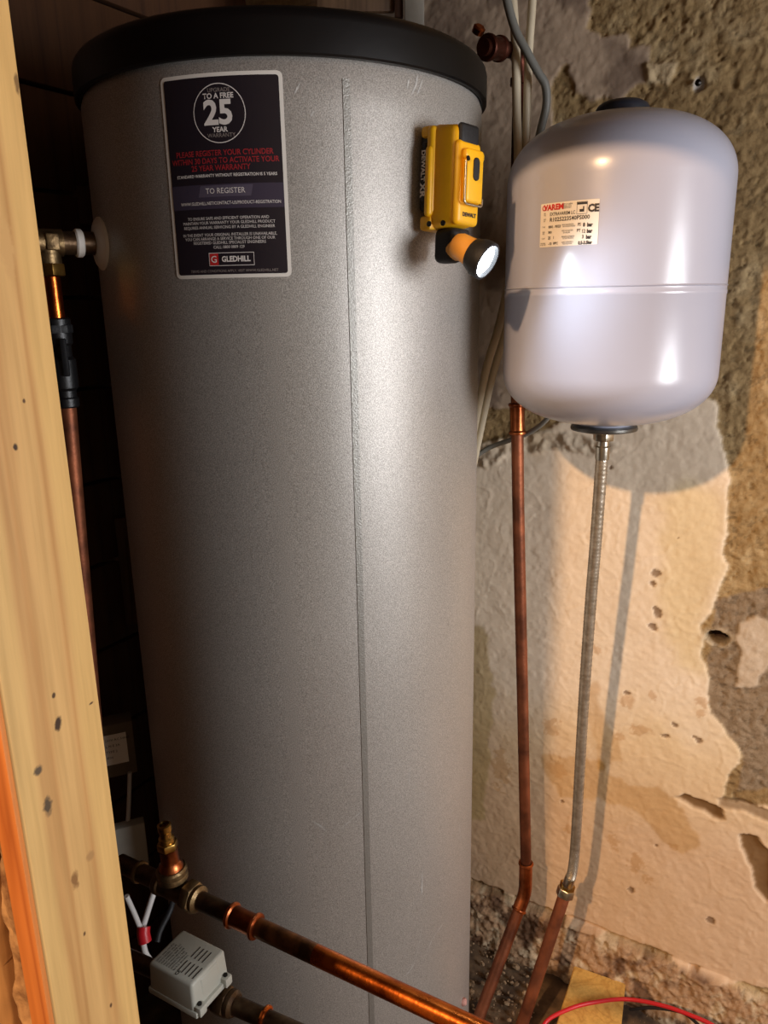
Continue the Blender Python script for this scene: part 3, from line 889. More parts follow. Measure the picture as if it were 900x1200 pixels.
# ------------------------------------------------------------------ braided hose under the vessel
hb = thing('braided_hose', 'braided steel hose hanging from the white vessel down to a copper pipe', 'hose', (VX, VY, .30))
hp_px = [(705.5, 535), (698.5, 630), (692, 709), (684.5, 815), (679.5, 900), (674.5, 985), (671, 1020)]
d0, d1 = hypot(VX, VY), 1.225
hpts = [Vector((VX, VY, 1.160))]
y0_, y1_ = 505, 1035
for i, p in enumerate(hp_px):
    t = (p[1] - y0_) / (y1_ - y0_)
    hpts.append(at(p[0], p[1], d0 + (d1 - d0) * t ** 1.2))
hend = at(666.5, 1034, d1 + .002)
hpts.append(hend)
path = catmull(hpts, 70)
NS = 48


def braid(i, k):
    a = k / NS * 2 * pi
    s_ = i * .0018 / .0085
    u_ = sin(12 * a + s_ * 11); v_ = sin(12 * a - s_ * 11)
    return .0081 + .0006 * max(u_, v_) + (.0006 if (u_ * v_ > 0) else 0)


link('braid', tube_me(path, .0085, NS, rad=braid), mat('braided_steel', srgb(205, 195, 178), .36, .8, .3, 90, .1, 600, col2=srgb(172, 160, 142)), hb)
ln_ = path[0]
link('ferrule', lathe_me([(0, -.022), (.0098, -.022), (.0102, -.020), (.0102, -.004), (.0088, -.002), (.0088, .006), (0, .006)], 32), M_chrome, hb, mw=Matrix.Translation((VX, VY, 1.166)))
link('hex_nut', hex_me(.0150, .012), M_chrome, hb, mw=Matrix.Translation((VX, VY, 1.1772)))
dirE = (path[-1] - path[-12]).normalized()
link('ferrule', lathe_me([(0, -.012), (.0098, -.012), (.0100, .010), (.0088, .012), (0, .012)], 32), M_chrome, hb, mw=frame(path[-8], dirE))
cdir_end = on_z(607, 1215, .03)
nut_c = at(662, 1047, d1 + .006)
cdir = (cdir_end - nut_c).normalized()
link('hex_nut', hex_me(.0168, .016, .002), M_chrome, hb, mw=frame(nut_c - cdir * .002, cdir))
link('gland_nut', hex_me(.0148, .014, .002), M_brass_b, hb, mw=frame(nut_c - cdir * .014, cdir))
c1 = thing('copper_pipe', 'copper pipe running along the floor from the lower end of the braided hose', 'pipe', nut_c)
link('pipe', tube_me([nut_c + cdir * .0065, cdir_end + cdir * .35 * 0 + cdir * .02], .0112, 28), M_copper_dull, c1)

# ------------------------------------------------------------------ copper pipe beside the tank
ca_ = thing('rising_copper_pipe', 'copper pipe rising from the floor between the silver cylinder and the hose', 'pipe', at(616, 1030, 1.30))
pt = at(606, 470, 1.315); elb = at(615.5, 1046, 1.285); pe = on_z(556, 1206, .03)
low_pts = [pt + Vector((0, 0, .05)) * 0 + (at(605.5, 445, 1.316) - pt), pt, at(612, 800, 1.30), at(616, 1025, 1.288)]
up_top = at(612, 128, 1.315)
link('pipe', tube_me(catmull([at(604, 260, 1.318), at(605, 400, 1.316), pt, at(607.5, 600, 1.308), at(612, 800, 1.30), at(616.5, 1020, 1.288)], 12), .0105, 24), M_copper_dull, ca_)
link('pipe', tube_me([elb + (pe - elb).normalized() * .02, pe + (pe - elb).normalized() * .03], .0112, 24), M_copper_dull, ca_)
eb = [at(616.3, 1012, 1.288), elb, elb + (pe - elb).normalized() * .034]
link('elbow', tube_me(fillet(eb, .016), .0128, 24), M_copper, ca_)
for p, dd in ((eb[0], Vector((0, 0, 1))), (eb[2], (pe - elb).normalized())):
    link('solder_ring', lathe_me([(.0118, -.003), (.0142, -.002), (.0148, 0), (.0142, .002), (.0118, .003), (.0118, -.003)], 28, False), M_copper, ca_, mw=frame(p, dd))
c_t, c_b = at(606, 472, 1.315), at(606.5, 509, 1.313)
link('coupling', lathe_me([(0, 0), (.0135, 0), (.0150, .0015), (.0150, .0045), (.0128, .007), (.0122, .020), (.0128, (c_t - c_b).length - .007), (.0150, (c_t - c_b).length - .0045), (.0150, (c_t - c_b).length - .0015), (.0135, (c_t - c_b).length), (0, (c_t - c_b).length)], 32), M_copper, ca_, mw=frame(c_b, c_t - c_b))
# dark pipe out of the tank's top, elbow, down behind the vessel
dk = thing('outlet_pipe', 'dark tarnished copper pipe elbowing down from the top of the silver cylinder', 'pipe', at(565, 58, 1.24))
e0 = at(566, 55, 1.235); e1 = at(610, 60, 1.318); e2 = at(605.5, 258, 1.318)
link('pipe', tube_me(fillet([e0, e1, at(609, 120, 1.318), e2], .03), .0112, 24), M_copper_dark, dk)
de = (e1 - e0).normalized()
link('coupling', lathe_me([(0, 0), (.0165, 0), (.018, .002), (.018, .006), (.0155, .009), (.0155, .030), (.0175, .032), (.0175, .036), (.015, .038), (0, .038)], 28), M_copper_dark, dk, mw=frame(e0 + de * .008, de))
link('solder_ring', lathe_me([(.011, -.006), (.0145, -.005), (.0145, .005), (.011, .006), (.011, -.006)], 28, False), M_copper_dark, dk, mw=Matrix.Translation(at(609, 96, 1.318)))
link('copper_stub', lathe_me([(0, 0), (.008, 0), (.009, .008), (.006, .010), (0, .010)], 20), M_copper, dk, mw=frame(e0 + Vector((-.010, -.012, .014)), Vector((.3, -.6, .6))))

# ------------------------------------------------------------------ cables on the wall


def cable(name, label, pts, r, m_, cat='cable', group=None):
    if name in ('cream_cable', 'white_cable'): group = name.replace('_', ' ') + 's'
    pth = catmull(pts, 14)
    o = link(name, tube_me(pth, r, 14), m_)
    return tag(o, label, cat, group)


cable('cream_cable', 'thick cream cable nearer the silver cylinder, dropping in front of the dark pipe', [at(598, -60, 1.285), at(601, 0, 1.285), at(604.5, 60, 1.285), at(605.5, 130, 1.288), at(607, 185, 1.292), at(604, 260, 1.298), at(596, 330, 1.282), at(584, 385, 1.285), at(570, 432, 1.300), at(556, 500, 1.325), at(545, 560, 1.33)], .0066, M_cream)
cable('cream_cable', 'cream cable farther right, dropping just right of the dark pipe', [at(627, -60, 1.29), at(624, 0, 1.29), at(620, 60, 1.29), at(617.5, 130, 1.292), at(616, 190, 1.296), at(613, 260, 1.285), at(602, 345, 1.284), at(589, 400, 1.300), at(575, 450, 1.315), at(560, 520, 1.335), at(548, 580, 1.34)], .0060, M_cream)
cable('grey_conduit', 'grey flexible cable crossing the two cream cables at the top', [at(588, -40, 1.262), at(594, 0, 1.262), at(604, 35, 1.263), at(617, 60, 1.265), at(630, 84, 1.27), at(639, 100, 1.275), at(640, 125, 1.28), at(632, 160, 1.29), at(626, 200, 1.30)], .0062, M_greycab)
cable('grey_cable', 'grey cable curving under the white vessel behind the copper pipe', [at(540, 548, 1.35), at(556, 536, 1.345), at(575, 524, 1.34), at(600, 515, 1.333), at(622, 506, 1.315), at(640, 492, 1.29), at(655, 470, 1.27)], .0042, M_greycab)

# ------------------------------------------------------------------ torch stuck on the casing
NA = radians(-45.6)
nv = Vector((cos(NA), sin(NA), 0)); tv = Vector((-sin(NA), cos(NA), 0))
org = Vector((TX, TY, 1.5125)) + nv * (TR + .0012)
TF = Matrix(((tv.x, nv.x, 0, org.x), (tv.y, nv.y, 0, org.y), (0, 0, 1, org.z), (0, 0, 0, 1)))
TF = TF @ Matrix.Rotation(radians(3.0), 4, 'Y')
torch = thing('work_torch', 'yellow and black cordless torch, lit, clinging to the silver cylinder', 'torch', org)


def tp(name, me, m_, mtx=None, parent=None, smooth=True): return link(name, me, m_, parent or torch, smooth, mw=TF @ (mtx or Matrix.Identity(4)))


bat = tp('battery', merge([box_me(-.0225, .0225, .000, .016, -.040, .046, .004), box_me(-.025, .025, .004, .012, -.030, .036, .002)]), M_black)
# battery side print, reading downwards
RX = Matrix(((0, 0, -1, -.0254), (1, 0, 0, 0), (0, 1, 0, 0), (0, 0, 0, 1)))      # text plane -> left side face


def side_text(s, size, zc, yc, m_, bold=.0003, x=-.0253):
    me = text_me(s, size, bold, res=3)
    for v in me.vertices: v.co = Vector((x, yc + v.co.y, zc - v.co.x))
    return me


tp('printed_text', side_text('DEWALT', .0085, .010, .008, M_print_w), M_print_w, parent=bat, smooth=False)
tp('printed_text', side_text('XR', .012, -.017, .008, M_print_w, .0005), M_print_w, parent=bat, smooth=False)


def tap1(c):
    x, y, z_ = c; t = (y - .010) / .050
    return (x * (1 - .10 * t), y, z_ * 1)


tp('base_cradle', merge([box_me(-.0290, .0290, .0145, .0265, -.046, .052, .005, 3), box_me(-.0270, .0270, .004, .020, .040, .053, .004, 2),
                         box_me(-.0315, .0315, .0150, .0250, -.048, .030, .0045, 3), box_me(-.0275, .0275, .006, .024, -.063, -.046, .004, 2)]), M_yel)


def tap2(c):
    x, y, z_ = c; t = (y - .020) / .034
    return (x * (1 - .22 * max(t, 0)), y, z_ * (1 - .07 * max(t, 0)))


tp('housing', box_me(-.0262, .0262, .018, .056, -.062, .0545, .009, 4, taper=tap2), M_yel)
tp('housing_rib', box_me(-.0205, .0205, .048, .0595, -.058, .034, .006, 3), M_yel)
tp('grip_pad', box_me(-.0165, .0165, .050, .0585, .026, .0525, .005, 3), M_blackr)
plate = tp('belt_clip', merge([box_me(-.0150, .0150, .059, .068, -.034, .024, .0035, 3), box_me(-.0170, .0170, .060, .067, .012, .023, .003, 2)]), M_yel)
swm = lathe_me([(0, 0), (.0052, 0), (.0052, .0028), (.0042, .0036), (0, .0036)], 32)
for v in swm.vertices: v.co = Vector((v.co.x, .0664 + v.co.z, .0025 + v.co.y + .0072 * (1 if v.co.y > 0 else -1) * min(1, abs(v.co.y) / .001)))
tp('switch', swm, M_blackr)
hook = fillet([(-.0160, .066, .010), (-.0168, .0665, -.036), (.0150, .0665, -.0365), (.0158, .066, -.028)], .005)
tp('wire_hook', tube_me(hook, .0013, 10), M_chrome)
tp('screw', lathe_me([(0, 0), (.0028, 0), (.0028, .001), (0, .001)], 16), M_screw, Matrix.Translation((-.0155, .0682, .012)) @ Matrix.Rotation(-pi / 2, 4, 'X'))
for yy_ in (.022, .040):
    tp('screw', lathe_me([(0, 0), (.0032, 0), (.0032, .0014), (0, .0014)], 16), M_screw, Matrix.Translation((-.0262 + .0045 * (yy_ > .03), yy_, -.056)) @ Matrix.Rotation(-pi / 2, 4, 'Y'))
ft = text_me('DEWALT', .0060, .0003, res=3)
for v in ft.vertices: v.co = Vector((v.co.x + .001, .0600, -.0465 + v.co.y))
tp('printed_text', ft, M_label_k, smooth=False)
gt = text_me('XR LITHIUM', .0055, .0001, res=2)
for v in gt.vertices: v.co = Vector((-.0317, .020 + v.co.y, -.006 - v.co.x))
tp('embossed_text', gt, M_yel2, smooth=False)
tp('neck', merge([box_me(-.0175, .0050, .020, .052, -.100, -.060, .008, 4), box_me(-.012, .017, .026, .050, -.076, -.060, .004, 2)]), M_blackr)
TFi = TF
lens_c = at(568, 305, .935)
hot = Vector((VX, VY, 1.375)) + Vector((-.09, -.115, 0))
ldir = Vector((.70, -.50, -.46)).normalized()
HF = frame(lens_c, ldir)
neck_c = TF @ Vector((-.002, .036, -.085))
hm = lathe_me([(0, -.046), (.0115, -.044), (.0145, -.038), (.0155, -.026), (.0165, -.016), (.0165, -.010), (0, -.010)], 40)
link('head', hm, M_yel2, torch, mw=HF)
link('head_arm', tube_me([neck_c, neck_c.lerp(HF @ Vector((0, 0, -.03)), .5), HF @ Vector((0, 0, -.032))], .0125, 20), M_yel2, torch)
bez = link('bezel', lathe_me([(.0135, -.018), (.0175, -.018), (.0215, -.008), (.0222, .000), (.0218, .004), (.0190, .0045), (.0182, .001), (.0170, -.003), (.0135, -.018)], 48, False), M_blackr, torch, mw=HF)
bez['label'] = 'black rubber bezel'
lens = link('lens', lathe_me([(0, .0012), (.0160, .0006), (.0172, -.0012), (.0172, -.003), (0, -.003)], 40), M_lens, torch, mw=HF)
sd = bpy.data.lights.new('torch_beam', 'SPOT'); sd.energy = TORCH_W; sd.color = (0.80, 0.90, 1.0)
sd.spot_size = radians(160); sd.spot_blend = 0.75; sd.shadow_soft_size = 0.012
so = bpy.data.objects.new('torch_beam', sd); COL.objects.link(so)
so.matrix_world = frame(lens_c + ldir * .006, -ldir)

# ------------------------------------------------------------------ horizontal pipe run in front of the tank
ZP = .66
A0 = on_z(138, 1010, ZP); A1 = on_z(200, 1036, ZP); A2 = on_z(229, 1050, ZP); A3 = on_z(274, 1070, ZP); A4 = on_z(300, 1082, ZP); A5 = on_z(640, 1245, ZP)
hd_ = (A5 - A0).normalized()
tp0 = on_z(214, 1042, ZP)


def hx(px):                                   # point of the run seen at that pixel column
    best = None
    for i in range(400):
        p = A0 + hd_ * (i * .002)
        c = p - Vector((0, 0, EYE))
        zf = c.dot(-back.normalized()); xf = c.dot(right.normalized())
        q = 450 + FPX * xf / zf
        if best is None or abs(q - px) < best[0]: best = (abs(q - px), p)
    return best[1]


run = thing('copper_pipe_run', 'horizontal copper pipe with brass tee crossing in front of the silver cylinder', 'pipe', hx(204))
link('pipe', tube_me([hx(140), hx(192)], .0115, 28), M_brass_d, run)
link('pipe', tube_me([hx(222), hx(276)], .0112, 28), M_brass_d, run)
link('pipe', tube_me([hx(296), hx(372)], .0112, 28), mat('shaded_copper', srgb(150, 96, 54), .35, .9, .5, 45, .25, 160, col2=srgb(78, 52, 34), rvar=.1), run)  # darker copper paints the post's shadow on this stretch
link('pipe', tube_me([hx(370), hx(440), A5], .01125, 32), M_copper_new, run)  # brighter copper paints the bulb-lit stretch
link('solder_ring', lathe_me([(.0112, -.003), (.0142, -.002), (.0145, .001), (.0135, .003), (.0112, .003), (.0112, -.003)], 28, False), M_brass, run, mw=frame(hx(163), hd_))
tee_c = hx(205)
tb = [(0, -.030), (.0140, -.030), (.0160, -.027), (.0160, -.020), (.0140, -.018), (.0145, 0), (.0140, .018), (.0150, .024), (0, .024)]
link('tee_body', lathe_me(tb, 32), M_brass_d, run, mw=frame(tee_c, hd_))
nn = link('hex_nut', hex_me(.0200, .014, .002), M_brass, run, mw=frame(hx(225), hd_))
link('olive_ring', lathe_me([(.011, 0), (.0165, 0), (.0165, .004), (.0125, .007), (.011, .007), (.011, 0)], 32, False), M_brass, run, mw=frame(hx(230), hd_))
cL = (hx(302) - hx(270)).length
cp = link('coupling', lathe_me([(0, 0), (.0125, 0), (.0150, .001), (.0158, .003), (.0150, .005), (.0128, .0065), (.0124, cL / 2), (.0128, cL - .0065), (.0150, cL - .005), (.0158, cL - .003), (.0150, cL - .001), (.0125, cL), (0, cL)], 36), M_copper, run, mw=frame(hx(270), hd_))
# branch with union and bleed valve, leaning slightly back
bd = Vector((-.06, .02, 1)).normalized()
bs = tee_c + bd * .008
link('union_nut', lathe_me([(0, 0), (.0165, 0), (.019, .002), (.019, .006), (.0175, .0075), (.019, .009), (.0195, .015), (.0175, .018), (0, .018)], 36), M_brass, run, mw=frame(bs + bd * .006, bd))
link('branch_pipe', lathe_me([(0, 0), (.0155, 0), (.0145, .006), (.0115, .010), (.0108, .026), (.0118, .028), (0, .028)], 28), M_copper, run, mw=frame(bs + bd * .023, bd))
link('branch_nut', hex_me(.0132, .010, .0015), M_brass_b, run, mw=frame(bs + bd * .056, bd))
link('bleed_valve', lathe_me([(0, 0), (.0095, 0), (.0095, .006), (.0072, .008), (.0072, .014), (.0085, .016), (.0085, .024), (.0062, .025), (.0055, .017), (0, .017)], 24), M_brass_b, run, mw=frame(bs + bd * .061, bd))

# ------------------------------------------------------------------ actuator on its valve, lower left
ZB2 = .60
c_bk, c_r, c_f, c_l = (on_z(212, 1086, ZB2), on_z(262, 1113, ZB2), on_z(226, 1155, ZB2), on_z(176, 1130, ZB2))
ax = ((c_r - c_bk) + (c_f - c_l)); ax.z = 0; lx_ = ax.length / 2; ax.normalize()
ay = Vector((-ax.y, ax.x, 0)); ly_ = abs(((c_f - c_r) + (c_l - c_bk)).dot(ay)) / 2
cen = (c_bk + c_r + c_f + c_l) / 4
AF = Matrix(((ax.x, ay.x, 0, cen.x), (ax.y, ay.y, 0, cen.y), (0, 0, 1, ZB2), (0, 0, 0, 1)))
hx_, hy_ = lx_ / 2, ly_ / 2
print('actuator', lx_, ly_, cen)
act = thing('valve_actuator', 'pale grey plastic motor box of a zone valve, vented and printed on top', 'valve', (cen.x, cen.y, ZB2 - .05))
DP = .040


def tap3(c):
    x, y, z_ = c; t = -z_ / DP
    return (x * (1 + .05 * t), y * (1 + .05 * t), z_)


ap = lambda name, me, m_, parent=None, smooth=True: link(name, me, m_, parent or act, smooth, mw=AF)
cover = ap('cover', merge([box_me(-hx_, hx_, -hy_, hy_, -DP, 0, .004, 3, taper=tap3), box_me(hx_ * .30, hx_ * 1.04, -hy_ * .55, hy_ * .55, -DP, -.0035, .003, 3)]), M_grey_plastic)
ap('rim', box_me(-hx_ * 1.10, hx_ * 1.16, -hy_ * 1.08, hy_ * 1.08, -DP - .006, -DP + .003, .002, 2), M_grey_plastic)
for sx_, sy_ in ((1.12, -.8), (1.12, .75)):
    ap('screw_lug', box_me(hx_ * sx_ - .006, hx_ * sx_ + .006, hy_ * sy_ - .006, hy_ * sy_ + .006, -DP - .004, -DP + .009, .002, 2), M_grey_plastic)
    s_ = lathe_me([(0, 0), (.0028, 0), (.0028, .0015), (0, .0015)], 14); move(s_, hx_ * sx_, hy_ * sy_, -DP + .0095)
    ap('screw', s_, M_screw)
for gy_ in (-.45, .32):
    for k in range(5 if gy_ < 0 else 4):
        xx = hx_ * (.16 + .17 * k)
        me = box_me(xx - .0006, xx + .0006, hy_ * gy_ - .0085, hy_ * gy_ + .0085, -.0006, .0003)
        o = ap('vent_slot', me, M_slot, smooth=False)
prn = []
for k, (s_, sz) in enumerate((('230V~ 50Hz 6W IP20', .0034), ('MOTORIZED VALVE', .0034), ('MAX AMBIENT TEMP 52C', .0030), ('MAX WATER TEMP 88C', .0030), ('MAX PRESSURE 8.6 BAR', .0030), ('DIFFERENTIAL 1 BAR', .0030), ('SWITCH RATING 2A', .0030), ('BLUE N  BROWN L', .0030))):
    me = text_me(s_, sz, .00005, 'LEFT', res=1)
    for v in me.vertices: v.co = Vector((-hx_ * .78 + k * .0040 - v.co.y * -1 * -1, -hy_ * .80 + v.co.x, .0002))
    prn.append(me)
me = text_me('CE', .0060, .0002, 'LEFT', res=2)
for v in me.vertices: v.co = Vector((hx_ * .22 - v.co.y, -hy_ * .92 + v.co.x, .0002))
prn.append(me)
ap('printed_text', merge(prn), M_slot, cover, smooth=False)
# valve body and pipe under it
ZV = .53
V0 = on_z(262, 1172, ZV)
vd = (on_z(332, 1203, ZV) - V0).normalized()
vl = thing('brass_valve_pipe', 'brass zone valve and pipe running right from under the grey motor box', 'pipe', V0)
vc = V0 - vd * .045
link('pipe', tube_me([V0 - vd * .005, V0 + vd * .18], .0112, 24), M_brass_d, vl)
link('pipe', tube_me([vc - vd * .03, vc - vd * .22], .0112, 24), M_brass_d, vl)
link('hex_nut', hex_me(.0195, .017, .002), M_brass_d, vl, mw=frame(V0 + vd * .0, vd))
link('compression_collar', lathe_me([(.011, 0), (.0165, 0), (.0165, .006), (.0135, .010), (.011, .010), (.011, 0)], 28, False), M_brass_d, vl, mw=frame(V0 + vd * .009, vd))
link('hex_nut', hex_me(.0195, .017, .002), M_brass_d, vl, mw=frame(vc - vd * .038, vd))
link('valve_body', merge([lathe_me([(0, -.032), (.014, -.032), (.016, -.02), (.020, -.012), (.022, 0), (.020, .012), (.016, .02), (.014, .036), (0, .036)], 32)]), M_brass_d, vl, mw=frame(vc, vd))
link('solder_ring', lathe_me([(.0112, -.003), (.0142, -.002), (.0148, 0), (.0142, .002), (.0112, .003), (.0112, -.003)], 28, False), M_copper_new, vl, mw=frame(on_z(311, 1193, ZV), vd))

# ------------------------------------------------------------------ the post (stud) at left
e_far = on_z(166, 1195, .30)
SD = .505
sa_ = radians(22.55)
PF = Vector((-sin(sa_) * SD, cos(sa_) * SD, 0))        # far right corner of the post, in plan
fdir = (PF - Vector((LAMP.x, LAMP.y, 0))).normalized()
rotf = radians(8)                                      # face turned slightly towards the bulb
fdir = Vector((fdir.x * cos(rotf) - fdir.y * sin(rotf), fdir.x * sin(rotf) + fdir.y * cos(rotf), 0))
PW, PT_ = .0745, .0165
sN = Vector((fdir.y, -fdir.x, 0))                       # wide face's normal, to the right
# local frame: X = face normal, Y = towards the back along the face, Z up
SF = Matrix(((sN.x, fdir.x, 0, PF.x), (sN.y, fdir.y, 0, PF.y), (0, 0, 1, 0), (0, 0, 0, 1)))


def face_yz(px, py):
    d = ray(px, py); o = Vector((0, 0, EYE)); t = sN.dot(PF - o) / sN.dot(d); p = o + d * t
    return ((p - PF).dot(fdir), p.z)


kn = []
for (px, py, ry, rz, c) in ((68, 848, .0028, .0045, srgb(60, 40, 22)), (45, 903, .0030, .0035, srgb(90, 74, 54)), (56, 945, .0034, .0065, srgb(84, 68, 48)), (88, 1032, .0030, .0070, srgb(140, 100, 55)),
                            (106, 1003, .0035, .0035, srgb(170, 130, 80)), (18, 524, .0016, .0020, srgb(60, 40, 22)), (63, 815, .0014, .0018, srgb(80, 55, 30)), (28, 470, .0012, .0015, srgb(90, 60, 30)),
                            (20, 98, .0018, .005, srgb(130, 100, 60)), (99, 1094, .0012, .0016, srgb(100, 70, 40)), (107, 824, .0022, .0009, srgb(90, 65, 40)), (8, 290, .005, .016, srgb(200, 158, 100)), (130, 1178, .0013, .0020, srgb(90, 60, 35))):
    y_, z_ = face_yz(px, py); kn.append((y_, z_, ry, rz, c))
M_stud = wood('pine_post', srgb(214, 172, 110), 0, srgb(194, 146, 88), .8, kn, sap=(-PW / 2, PW * .27, srgb(218, 178, 112)))
post = link('timber_post', box_me(-PT_, 0, -PW, 0, 0, 2.2, .0022, 3), M_stud, mw=SF)
tag(post, 'pale new pine post with small knots at the left of the opening', 'wooden post')
# broken lath and plaster edge left of the post
lo0 = PF - fdir * PW - sN * PT_
lathp = thing('broken_partition_edge', 'torn lath and plaster edge beside the pale pine post', 'wall edge', (lo0.x, lo0.y, 0))


def rough_strip(name, x0, x1, y0, y1, z0, z1, amp, m_, seed, step=.006):
    nz = int((z1 - z0) / step); nx = 6
    ring = [(x0 + (x1 - x0) * i / nx, y0) for i in range(nx + 1)] + [(x1, y1), (x0, y1)]
    vs, fs = [], []
    for k in range(nz + 1):
        z_ = z0 + (z1 - z0) * k / nz
        for (x, y) in ring:
            q = mnoise.fractal(Vector((x * 30 + seed, y * 30, z_ * 22)), 1, 2, 5)
            q2 = mnoise.fractal(Vector((x * 30 + seed + 9, y * 30, z_ * 22)), 1, 2, 5)
            vs.append((x + amp * q, y + amp * 1.2 * q2, z_))
    n = len(ring)
    for k in range(nz):
        for i in range(n):
            j = (i + 1) % n
            fs.append((k * n + i, k * n + j, (k + 1) * n + j, (k + 1) * n + i))
    fs.append(tuple(range(n - 1, -1, -1))); fs.append(tuple(nz * n + i for i in range(n)))
    bm = bmesh.new(); me = mesh(vs, fs); bm.from_mesh(me); bpy.data.meshes.remove(me)
    me = from_bm(bm)
    return link(name, me, m_, lathp, smooth=True, mw=SF @ Matrix.Translation((-PT_, -PW, 0)))


rough_strip('plaster_edge', -.019, -.0055, .004, .05, .02, 1.9, .0075, M_brokenpl, 3)
rough_strip('lath', -.050, -.032, .008, .03, .02, 1.9, .0030, M_lath, 21)
rough_strip('lath', -.085, -.060, .000, .015, .02, 1.9, .0030, M_lath, 41)
link('batten', box_me(-.10, -.001, .055, .08, .01, 2.2, .002), M_dkwood, lathp, mw=SF @ Matrix.Translation((-PT_, -PW, 0)))

wf = link('wall_front', box_me(-1.5, -.115, .02, .06, 0, 2.36, .003), M_dkwood, mw=SF @ Matrix.Translation((0, -PW, 0)), smooth=False); struct(wf)
o = link('lit_edge_strip', box_me(-.0165, .0, -.0045, -.0005, .0, 2.15, .001), M_orange, lathp, mw=SF @ Matrix.Translation((0, -PW, 0)))  # added strip over the post's narrow face, orange bulb light in its colour
o['label'] = 'narrow post edge with orange bulb light painted in'
# ------------------------------------------------------------------ things in the dark gap left of the tank


def facing_box(name, label, cat, px0, px1, py0, py1, dist, depth, m_, yaw=None, bev=.002, group=None):
    a = at(px0, (py0 + py1) / 2, dist); b_ = at(px1, (py0 + py1) / 2, dist)
    zt = at((px0 + px1) / 2, py0, dist).z; zb = at((px0 + px1) / 2, py1, dist).z
    c = (a + b_) / 2; wd = (b_ - a).length
    xd = (b_ - a); xd.z = 0; xd.normalize()
    if yaw is not None: xd = Vector(yaw)
    yd = Vector((-xd.y, xd.x, 0))
    fr = Matrix(((xd.x, yd.x, 0, c.x), (xd.y, yd.y, 0, c.y), (0, 0, 1, zb), (0, 0, 0, 1)))
    o = link(name, box_me(-wd / 2, wd / 2, 0, depth, 0, zt - zb, bev), m_, mw=fr)
    if label: tag(o, label, cat, group)
    return o, fr, wd, zt - zb


facing_box('timber_stud', 'dark rough timber upright in the gap behind the cylinder, above the label box', 'timber', 100, 150, 330, 578, 1.42, .03, M_gray_board)
facing_box('timber_block', 'short brown timber block fixed in the dark gap left of the cylinder', 'timber', 108, 165, 608, 735, 1.40, .05, M_backwood)
facing_box('timber_beam', 'dark horizontal beam in the gap above the brass fitting', 'timber', 20, 118, 217, 262, 1.40, .05, M_dkwood)
facing_box('timber_plate', 'dark timber board standing low in the gap behind the cylinder', 'timber', 160, 195, 760, 1060, 1.42, .03, M_dkwood)
jb, fr, wj, hj = facing_box('junction_box', 'pale grey wiring box with a printed label in the dark gap', 'electrical box', 118, 158, 848, 910, 1.22, .035, M_gray_board)
link('rating_label', box_me(-wj * .38, wj * .28, -.0008, 0, hj * .25, hj * .82), M_label_w, jb, mw=fr, smooth=False)
me = merge([move(text_me(s_, .006, 0, 'LEFT', res=1), -wj * .34, hj * (.72 - .11 * k)) for k, s_ in enumerate(('230V AC 50HZ', 'L N E 3A', 'TYPE 2', 'IP30'))])
for v in me.vertices: v.co = Vector((v.co.x, -.0012, v.co.y))
link('printed_text', me, M_label_k, jb, mw=fr, smooth=False)
facing_box('backing_panel', 'pale panel behind the horizontal pipe at the edge of the post', 'panel', 135, 172, 968, 1022, 1.18, .02, M_whitepaint)
cable('white_cable', 'thin white cable hanging below the wiring box in the gap', [at(152, 905, 1.215), at(151, 940, 1.21), at(149, 975, 1.19)], .0035, M_whitecab)
cable('white_cable', 'white cable bending down behind the horizontal pipe to the red sleeve', [at(184, 1036, 1.03), at(179, 1050, 1.02), at(172, 1072, 1.01), at(167, 1092, 1.00), at(170, 1115, .99), at(178, 1128, .985)], .0043, M_whitecab)
cable('white_cable', 'short white cable beside the post, left of the red sleeve', [at(148, 1050, 1.0), at(158, 1072, 1.0), at(166, 1092, .995)], .0038, M_whitecab)
rs = link('red_sleeve', tube_me([at(168.5, 1086, .995), at(168, 1094, .99), at(170, 1104, .985)], .0095, 16), M_redcab); tag(rs, 'red sleeve joining the white cables left of the motor box', 'cable sleeve')
cable('dark_cable', 'dark cable looping down toward the motor box behind the white ones', [at(205, 1040, 1.04), at(200, 1065, 1.03), at(188, 1090, 1.01), at(184, 1104, 1.0)], .0045, M_blackr)

# brown batten, white painted upright above the tank at the back
facing_box('timber_batten', 'brown timber batten behind the cylinder, left of the white upright', 'timber', 370, 462, -60, 14, 1.44, .012, M_backwood)
facing_box('timber_noggin', 'narrow dark timber upright between brown batten and white upright', 'timber', 462, 472, -60, 20, 1.43, .012, M_dkwood)
facing_box('painted_upright', 'old white painted upright above the black lid', 'timber', 474, 497, -60, 32, 1.42, .02, M_whitepaint)

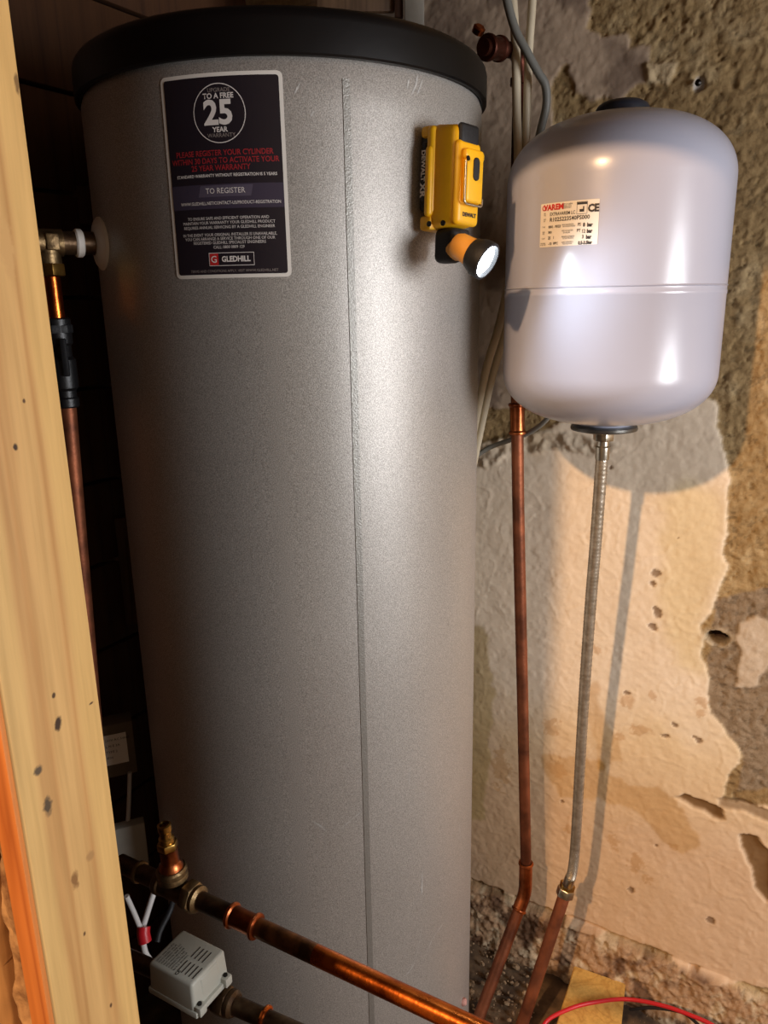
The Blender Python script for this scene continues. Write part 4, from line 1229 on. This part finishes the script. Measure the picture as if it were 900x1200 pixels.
# ------------------------------------------------------------------ floor bits
Q = [on_z(673, 1131, .045), on_z(733, 1152, .045), on_z(724, 1240, .045), on_z(640, 1240, .045)]
vs = [(q.x, q.y, .045) for q in Q] + [(q.x, q.y, .002) for q in Q]
bm = bmesh.new(); bv = [bm.verts.new(v) for v in vs]
for f_ in ((0, 1, 2, 3), (7, 6, 5, 4), (0, 4, 5, 1), (1, 5, 6, 2), (2, 6, 7, 3), (3, 7, 4, 0)): bm.faces.new([bv[i] for i in f_])
bmesh.ops.bevel(bm, geom=list(bm.edges), offset=.002, segments=2, affect='EDGES')
o = link('timber_offcut', autosmooth(from_bm(bm), 30), M_block); tag(o, 'yellow timber offcut lying on the floor against the wall', 'timber offcut')
cable('red_cable', 'red cable arching over the yellow timber offcut on the floor', [on_z(634, 1235, .02), on_z(638, 1200, .042), on_z(668, 1182, .056), on_z(700, 1174, .058), on_z(735, 1171, .066), on_z(775, 1178, .084), on_z(810, 1190, .096), on_z(838, 1203, .102), on_z(870, 1225, .104)], .0038, M_redcab)
cable('dark_cable', 'thin dark cable on the floor right of the yellow offcut', [on_z(738, 1183, .045), on_z(765, 1181, .068), on_z(800, 1187, .085), on_z(822, 1204, .085)], .003, M_blackr)

# grit and crumbs of plaster
bm = bmesh.new()
for i in range(800):
    if i < 480:
        px = random.uniform(545, 760); py = random.uniform(1100, 1205)
    else:
        px = random.uniform(540, 900); py = random.uniform(1120, 1300)
    p = on_z(px, py, .004)
    if hypot(p.x - TX, p.y - TY) < TR + .006: continue
    if WN.dot(p) < WC + .02: continue
    if 630 < px < 742 and py > 1126: continue
    s_ = random.choice((.001, .001, .0014, .002, .003, .005, .008)) * random.uniform(.7, 1.3)
    mtx = Matrix.Translation(p) @ Matrix.Rotation(random.random() * 6, 4, (random.random(), random.random(), 1)) @ Matrix.Diagonal((s_, s_ * random.uniform(.6, 1), s_ * random.uniform(.4, .8), 1))
    bmesh.ops.create_icosphere(bm, subdivisions=1, radius=1, matrix=mtx)
o = link('plaster_crumbs', from_bm(bm), M_grit, smooth=False); o['kind'] = 'stuff'
tag(o, 'plaster crumbs and grit scattered on the floor between the cylinder and wall', 'debris')
